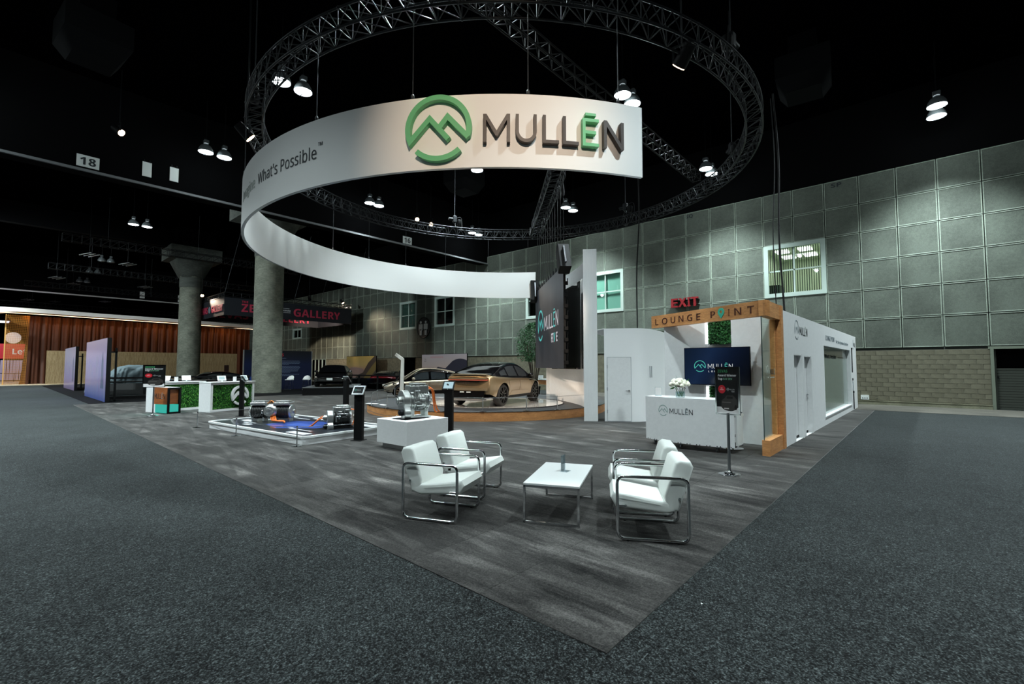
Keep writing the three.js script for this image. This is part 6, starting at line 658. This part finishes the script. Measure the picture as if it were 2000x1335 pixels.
{ // rectangular hanging gallery sign
  const t = thing('gallery_sign', 'rectangular dark hanging sign with red gallery lettering', 'sign', [-44, 6.03, -13]); const L = 11.6, D = 7.2, H = 1.52, face = std(0x14171f, 0.7), txt = (g, s, x, y, w, h) => mesh('lettering', textGeo(s, w, h, 0.02, true).translate(x, y, 0.04), M.redInk, g);
  const side = (n, w) => { const g = new THREE.Group(); g.name = n; t.add(g); mesh('banner', box(w, H, 0.05, w / 2, H / 2, 0), face, g); return g; };
  const f = side('front_face', L); f.rotation.y = PI / 2; txt(f, 'THE', 1.32, 1.16, 0.5, 0.18); txt(f, 'ZEVAS', 1.3, 0.38, 3.0, 0.7); txt(f, 'GALLERY', 5.75, 0.34, 4.6, 0.72); mesh('sponsor_lettering', [textGeo('electricity', 0.9, 0.14, 0.02).translate(4.55, 0.75, 0.04), box(0.9, 0.02, 0.02, 5.0, 0.62, 0.04), box(0.7, 0.02, 0.02, 5.0, 1.0, 0.04)], M.whiteInk, f);
  const l = side('left_face', D); l.position.set(-D, 0, 0); txt(l, 'ZEVAS', 0.3, 0.4, 2.6, 0.6); txt(l, 'GALLERY', 3.9, 0.4, 3.0, 0.6); mesh('sponsor_dot', cyl(0.3, 0.3, 0.02, 3.35, 0.7, 0.04, PI / 2), M.greyInk, l);
  const b = side('rear_face', L); b.rotation.y = PI / 2; b.position.set(-D, 0, 0); txt(b, 'ZEVAS', 1.0, 0.4, 3.3, 0.7); txt(b, 'GALLERY', 6.2, 0.4, 4.5, 0.7); mesh('sponsor_lettering', [textGeo('electricity', 1.0, 0.18, 0.02).translate(4.7, 0.6, 0.04)], M.whiteInk, b); const r = side('right_face', D); r.position.set(-D, 0, -L);
  const tr = []; for (const [p, q] of [[[0, 0], [0, -L]], [[0, 0], [-D, 0]], [[-D, 0], [-D, -L]], [[0, -L], [-D, -L]]]) { for (const y of [H + 0.06, H + 0.42]) tr.push(bar([p[0], y, p[1]], [q[0], y, q[1]], 0.035)); const n = 18; for (let k = 0; k < n; k++) { const m = (s) => [p[0] + (q[0] - p[0]) * s, p[1] + (q[1] - p[1]) * s], a = m(k / n), c = m((k + 1) / n); tr.push(bar([a[0], H + 0.06, a[1]], [c[0], H + 0.42, c[1]], 0.02), bar([a[0], H + 0.06, a[1]], [a[0], H + 0.42, a[1]], 0.02)); } } mesh('support_truss', tr, M.trussMetal, t); mesh('suspension', [[0, 0], [-D, 0], [0, -L], [-D, -L], [0, -L / 2]].map(([x, z]) => bar([x, H + 0.4, z], [x + 1.2, 7.9, z - 0.9], 0.02)), M.cable, t);
}
spotFixture(-48.9, 8.15, -12.6, [-35, 1, -13], 'bright spotlight on the left corner of the gallery sign truss', 160, 0.35);
spotFixture(-44.6, 8.25, -20.5, [-52, 3.5, -26.5], 'small spotlight on the front of the gallery sign truss', 420, 0.6, WARM, 20); spotFixture(-44.4, 8.25, -23.8, [-41, 3.5, -26.5], 'small spotlight on the right corner of the gallery sign truss', 200, 0.7, WARM, 20);
{ const t = thing('blue_info_wall', 'dark blue information wall with red heading behind the pillar', 'wall', [-35.5, 0.012, -11.8], PI / 2); const W = 4.75, H = 2.85; const tex = canvasTex(1024, 614, (c, w, h) => { const g = c.createLinearGradient(0, 0, 0, h); g.addColorStop(0, '#0a0d18'); g.addColorStop(0.35, '#0c1e4a'); g.addColorStop(1, '#0a1535'); c.fillStyle = g; c.fillRect(0, 0, w, h); c.fillStyle = '#d8303e'; c.font = 'bold 62px sans-serif'; c.fillText('THE ZEVAS', 270, 90); c.fillStyle = '#c7d2e6'; c.font = '15px sans-serif'; c.fillText('zero emission vehicle gallery', 420, 125); for (let p = 0; p < 3; p++) for (let k = 0; k < [4, 6, 2][p]; k++) { c.fillStyle = 'rgba(190,205,230,.75)'; let x = 440; const y = 160 + [0, 85, 215][p] + k * 19, end = 830 - (k === [3, 5, 1][p] ? 160 : 0) - ((k * 37) % 30); while (x < end) { const wd = 8 + ((x * 7 + k * 13) % 26); c.fillRect(x, y, wd, 7); x += wd + 6; } } c.strokeStyle = 'rgba(120,150,220,.5)'; c.lineWidth = 5; c.beginPath(); c.arc(500, 480, 50, 0.4, 5); c.stroke(); c.fillStyle = '#1c3f93'; for (let k = 0; k < 8; k++) { c.beginPath(); c.arc(110 + k * 8, 430 + (k * 29) % 60, 30, 0, 7); c.fill(); } });
  mesh('print', new THREE.PlaneGeometry(W, H).translate(W / 2, H / 2, 0.062), new THREE.MeshStandardMaterial({ map: tex, roughness: 0.5 }), t); mesh('board', box(W, H, 0.12, W / 2, H / 2, 0), M.black, t); mesh('edge_profile', [box(0.05, H, 0.14, -0.025, H / 2, 0), box(0.05, H, 0.14, W + 0.025, H / 2, 0)], M.alu, t); }
{ const t = thing('bar_stool', 'left one of two white wire bar stools before the blue wall', 'stool', [-34.45, 0.012, -14.5], 0.6, 'wire bar stools at the blue wall'); mesh('base', bentTube([[-0.26, 0.01, -0.22], [0.26, 0.01, -0.22], [0.26, 0.01, 0.22], [-0.26, 0.01, 0.22]], 0.08, 0.012, true, 6), M.chrome, t); for (const [a, b] of [[-1, -1], [1, -1], [1, 1], [-1, 1]]) mesh('leg', bar([a * 0.23, 0.02, b * 0.2], [a * 0.15, 0.7, b * 0.14], 0.012, 6), M.chrome, t); mesh('footrest', bar([-0.2, 0.3, 0.18], [0.2, 0.3, 0.18], 0.012, 6), M.chrome, t); mesh('seat', rbox(0.46, 0.05, 0.42, 0, 0.72, 0, 0.02, 3), M.vinyl, t); mesh('backrest', grid(16, 4, (u, v) => { const a = PI * (0.05 + 0.9 * u); return [0.27 * Math.cos(a), 0.76 + 0.27 * v * Math.sin(a), -0.02 - 0.24 * Math.sin(a) - 0.05 * v]; }), new THREE.MeshStandardMaterial({ color: 0xf1f1ef, roughness: 0.55, side: THREE.DoubleSide }), t); dup(t, 'right one of two white wire bar stools before the blue wall', [-33.6, 0.012, -15.35], 0.9); }
function posterWall(x0, x1, label, draw) { const W = x1 - x0, H = 2.72, t = thing('mountain_poster', label, 'poster', [(x0 + x1) / 2, 0.01, -25]); mesh('print', new THREE.PlaneGeometry(W, H - 0.1).translate(0, H / 2 + 0.02, 0.052), new THREE.MeshStandardMaterial({ map: canvasTex(640, 300, draw), roughness: 0.6 }), t); mesh('board', box(W, H, 0.1, 0, H / 2, 0), M.black, t); mesh('foot', [-W / 2 + 0.4, W / 2 - 0.4].map((x) => box(0.1, 0.04, 0.6, x, 0.02, 0)), M.darkMetal, t); }
posterWall(-45.4, -39.8, 'yellow sunset mountain poster left of the dark doorway', (c, w, h) => { const g = c.createLinearGradient(0, 0, 0, h); g.addColorStop(0, '#c9a95e'); g.addColorStop(0.35, '#c2a36a'); g.addColorStop(0.5, '#b08a74'); g.addColorStop(1, '#7d6a63'); c.fillStyle = g; c.fillRect(0, 0, w, h); c.fillStyle = '#9c8079'; c.beginPath(); c.moveTo(0, h * 0.5); c.quadraticCurveTo(w * 0.3, h * 0.34, w * 0.6, h * 0.5); c.lineTo(w * 0.6, h); c.lineTo(0, h); c.fill(); c.fillStyle = '#4d4038'; c.beginPath(); c.moveTo(w * 0.2, h); c.lineTo(w * 0.4, h * 0.72); c.lineTo(w * 0.58, h * 0.62); c.lineTo(w * 0.75, h * 0.25); c.lineTo(w * 0.95, 0); c.lineTo(w, 0); c.lineTo(w, h); c.fill(); c.fillStyle = '#7d6a3d'; c.beginPath(); c.moveTo(w * 0.5, h); c.lineTo(w * 0.85, h * 0.4); c.lineTo(w, h * 0.18); c.lineTo(w, h * 0.5); c.lineTo(w * 0.7, h); c.fill(); c.fillStyle = '#3d3a33'; c.font = '14px sans-serif'; c.fillText('THE', 52, 50); c.fillText('SHIFT', 48, 68); });
posterWall(-32.6, -26.9, 'pink dusk mountain poster above the roof of the pale car', (c, w, h) => { const g = c.createLinearGradient(0, 0, 0, h); g.addColorStop(0, '#b3a7ab'); g.addColorStop(0.35, '#b9a7a2'); g.addColorStop(0.55, '#b99a86'); g.addColorStop(1, '#8c7a72'); c.fillStyle = g; c.fillRect(0, 0, w, h); c.fillStyle = 'rgba(190,120,120,.35)'; c.fillRect(w * 0.2, h * 0.06, w * 0.3, h * 0.06); c.fillStyle = '#2b2a38'; c.beginPath(); c.moveTo(w * 0.2, h * 0.62); c.lineTo(w * 0.38, h * 0.4); c.lineTo(w * 0.55, h * 0.44); c.lineTo(w * 0.7, h * 0.22); c.quadraticCurveTo(w * 0.85, h * 0.08, w, h * 0.2); c.lineTo(w, h); c.lineTo(w * 0.4, h); c.fill(); c.fillStyle = '#d6cac0'; for (let k = 0; k < 8; k++) c.fillRect(w * (0.02 + k * 0.05), h * (0.6 + 0.02 * k), w * 0.25, 4); c.fillStyle = '#3d3a33'; c.font = '15px sans-serif'; c.fillText('THE', 40, 50); c.fillText('SHIFT', 34, 70); });
// ================================================================ TREE, SIDE TABLE
{ const t = thing('potted_tree', 'leafy indoor tree in a pot half hidden by the led screen', 'tree', [-17.6, FL, -21.9]); mesh('pot', lathe([[0, 0], [0.3, 0], [0.36, 0.5], [0.33, 0.5], [0.3, 0.46], [0, 0.46]], 24), M.gloomy, t); const tr = []; for (let k = 0; k < 7; k++) { const a = k * 0.9, x = Math.cos(a), z = Math.sin(a); tr.push(tube([[x * 0.08, 0.45, z * 0.08], [x * 0.22, 1.2, z * 0.2], [x * 0.42, 2.1, z * 0.38], [x * 0.7, 3.1, z * 0.6]], 0.035, 14, 6)); } mesh('trunk', tr, M.bark, t); const sets = [[], []]; for (let k = 0; k < 5200; k++) { const y = rr(2.0, 4.35), q = (y - 2.0) / 2.35, R = 1.35 * Math.pow(Math.sin(Math.min(1, 0.14 + q * 0.86) * PI * 0.93 + 0.12), 0.6), a = rr(0, 6.283), r = R * Math.sqrt(rr(0.12, 1)) * (0.82 + 0.18 * Math.sin(a * 5 + y * 4)); const g = leafQuad(rr(0.035, 0.07)); g.rotateX(rr(-1.4, 1.4)).rotateY(rr(0, 6.28)).rotateZ(rr(0, 6.28)); sets[k % 2].push(g.translate(Math.cos(a) * r, y, Math.sin(a) * r)); } stuff(mesh('foliage', sets[0], M.treeLeaf, t)); stuff(mesh('foliage_light', sets[1], M.treeLeafB, t)); }
{ const t = thing('side_table', 'white topped wooden table behind the gold car bonnet', 'table', [-17.05, FL, -22.6], -0.5); mesh('top', rbox(2.2, 0.06, 0.8, 0, 0.9, 0, 0.01), M.whiteTop, t); mesh('apron', box(2.1, 0.26, 0.7, 0, 0.74, 0), M.wood, t); for (const x of [-0.98, 0.98]) for (const z of [-0.32, 0.32]) mesh('leg', box(0.06, 0.62, 0.06, x, 0.31, z), M.whiteTop, t); }
tablet([-17.45, FL + 0.935, -22.3], 0.6, 'white tablet on the left of the side table behind the gold car'); tablet([-16.45, FL + 0.935, -22.75], 0.6, 'white tablet on the right of the side table behind the gold car', true);
// ================================================================ LOOSE CABLES FROM THE CEILING, DARK RIGGING OF THE FAR HALL
for (const [a, b, l] of [[[-7.0, 8.7, -14.3], [-7.05, 2.95, -14.2], 'black cable dropping from the truss into the store room'], [[-2.85, 9.2, -14.0], [-2.45, 2.98, -12.6], 'thick black cable dropping onto the lounge roof'], [[-2.95, 9.2, -14.2], [-2.62, 2.98, -12.6], 'thin black cable dropping onto the lounge roof']]) { const t = thing('drop_cable', l, 'cable', [0, 0, 0]); mesh('sheath', tube([a, [(a[0] * 2 + b[0]) / 3 + 0.05, (a[1] * 2 + b[1]) / 3, (a[2] * 2 + b[2]) / 3], [(a[0] + 2 * b[0]) / 3 - 0.03, (a[1] + 2 * b[1]) / 3, (a[2] + 2 * b[2]) / 3], b], l.startsWith('thin') ? 0.012 : 0.022, 24, 6), M.rope, t); }
for (const [x, y, z, len, l] of [[-44, 10.6, -3, 16, 'dim lattice truss hanging in the far hall, the nearest row'], [-55, 10.2, -3, 18, 'dim lattice truss hanging in the far hall, the second row'], [-66, 9.9, -2, 20, 'dim lattice truss hanging in the far hall, the third row'], [-84, 9.5, 0, 22, 'dim lattice truss hanging in the far hall, the last row']]) { const t = straightTruss([x, y, z], [x, y, z - len], 0.5, l); for (const k of [0.15, 0.5, 0.85]) mesh('drop_wire', cyl(0.015, 0.015, ROOM.top - y - 0.26, len * k, (ROOM.top - y + 0.24) / 2, 0, 0, 0, 0, 5), M.cable, t); }
{ let k = 0; for (const [x, z] of [[-47, -5], [-52, -8], [-58, -4], [-62, -11], [-69, -6], [-80, -3], [-80, -10], [-90, -6]]) { const t = thing('strip_fixture', `dark slanted light bank hanging in the far hall, ${['first', 'second', 'third', 'fourth', 'fifth', 'sixth', 'seventh', 'eighth'][k++]} from the pillar`, 'fixture', [x, 9.6 + (k % 3) * 0.5, z], 0.3); for (let j = 0; j < 3; j++) mesh('tube_lamp', box(1.6, 0.05, 0.06, 0, j * 0.02, j * 0.28), M.alu, t); mesh('bracket', [box(0.05, 0.05, 0.7, -0.6, 0.06, 0.28), box(0.05, 0.05, 0.7, 0.6, 0.06, 0.28), cyl(0.02, 0.02, ROOM.top - t.position.y - 0.08, 0, (ROOM.top - t.position.y + 0.06) / 2, 0.28, 0, 0, 0, 5)], M.darkMetal, t); } }
{ const t = thing('paper_scrap', 'tiny white paper scrap on the dark aisle carpet', 'litter', [-1.28, 0.003, -3.55], 0.5); mesh('scrap', new THREE.TetrahedronGeometry(0.012).scale(1, 0.5, 1), M.whiteInk, t); }
renderer.render(scene, camera);
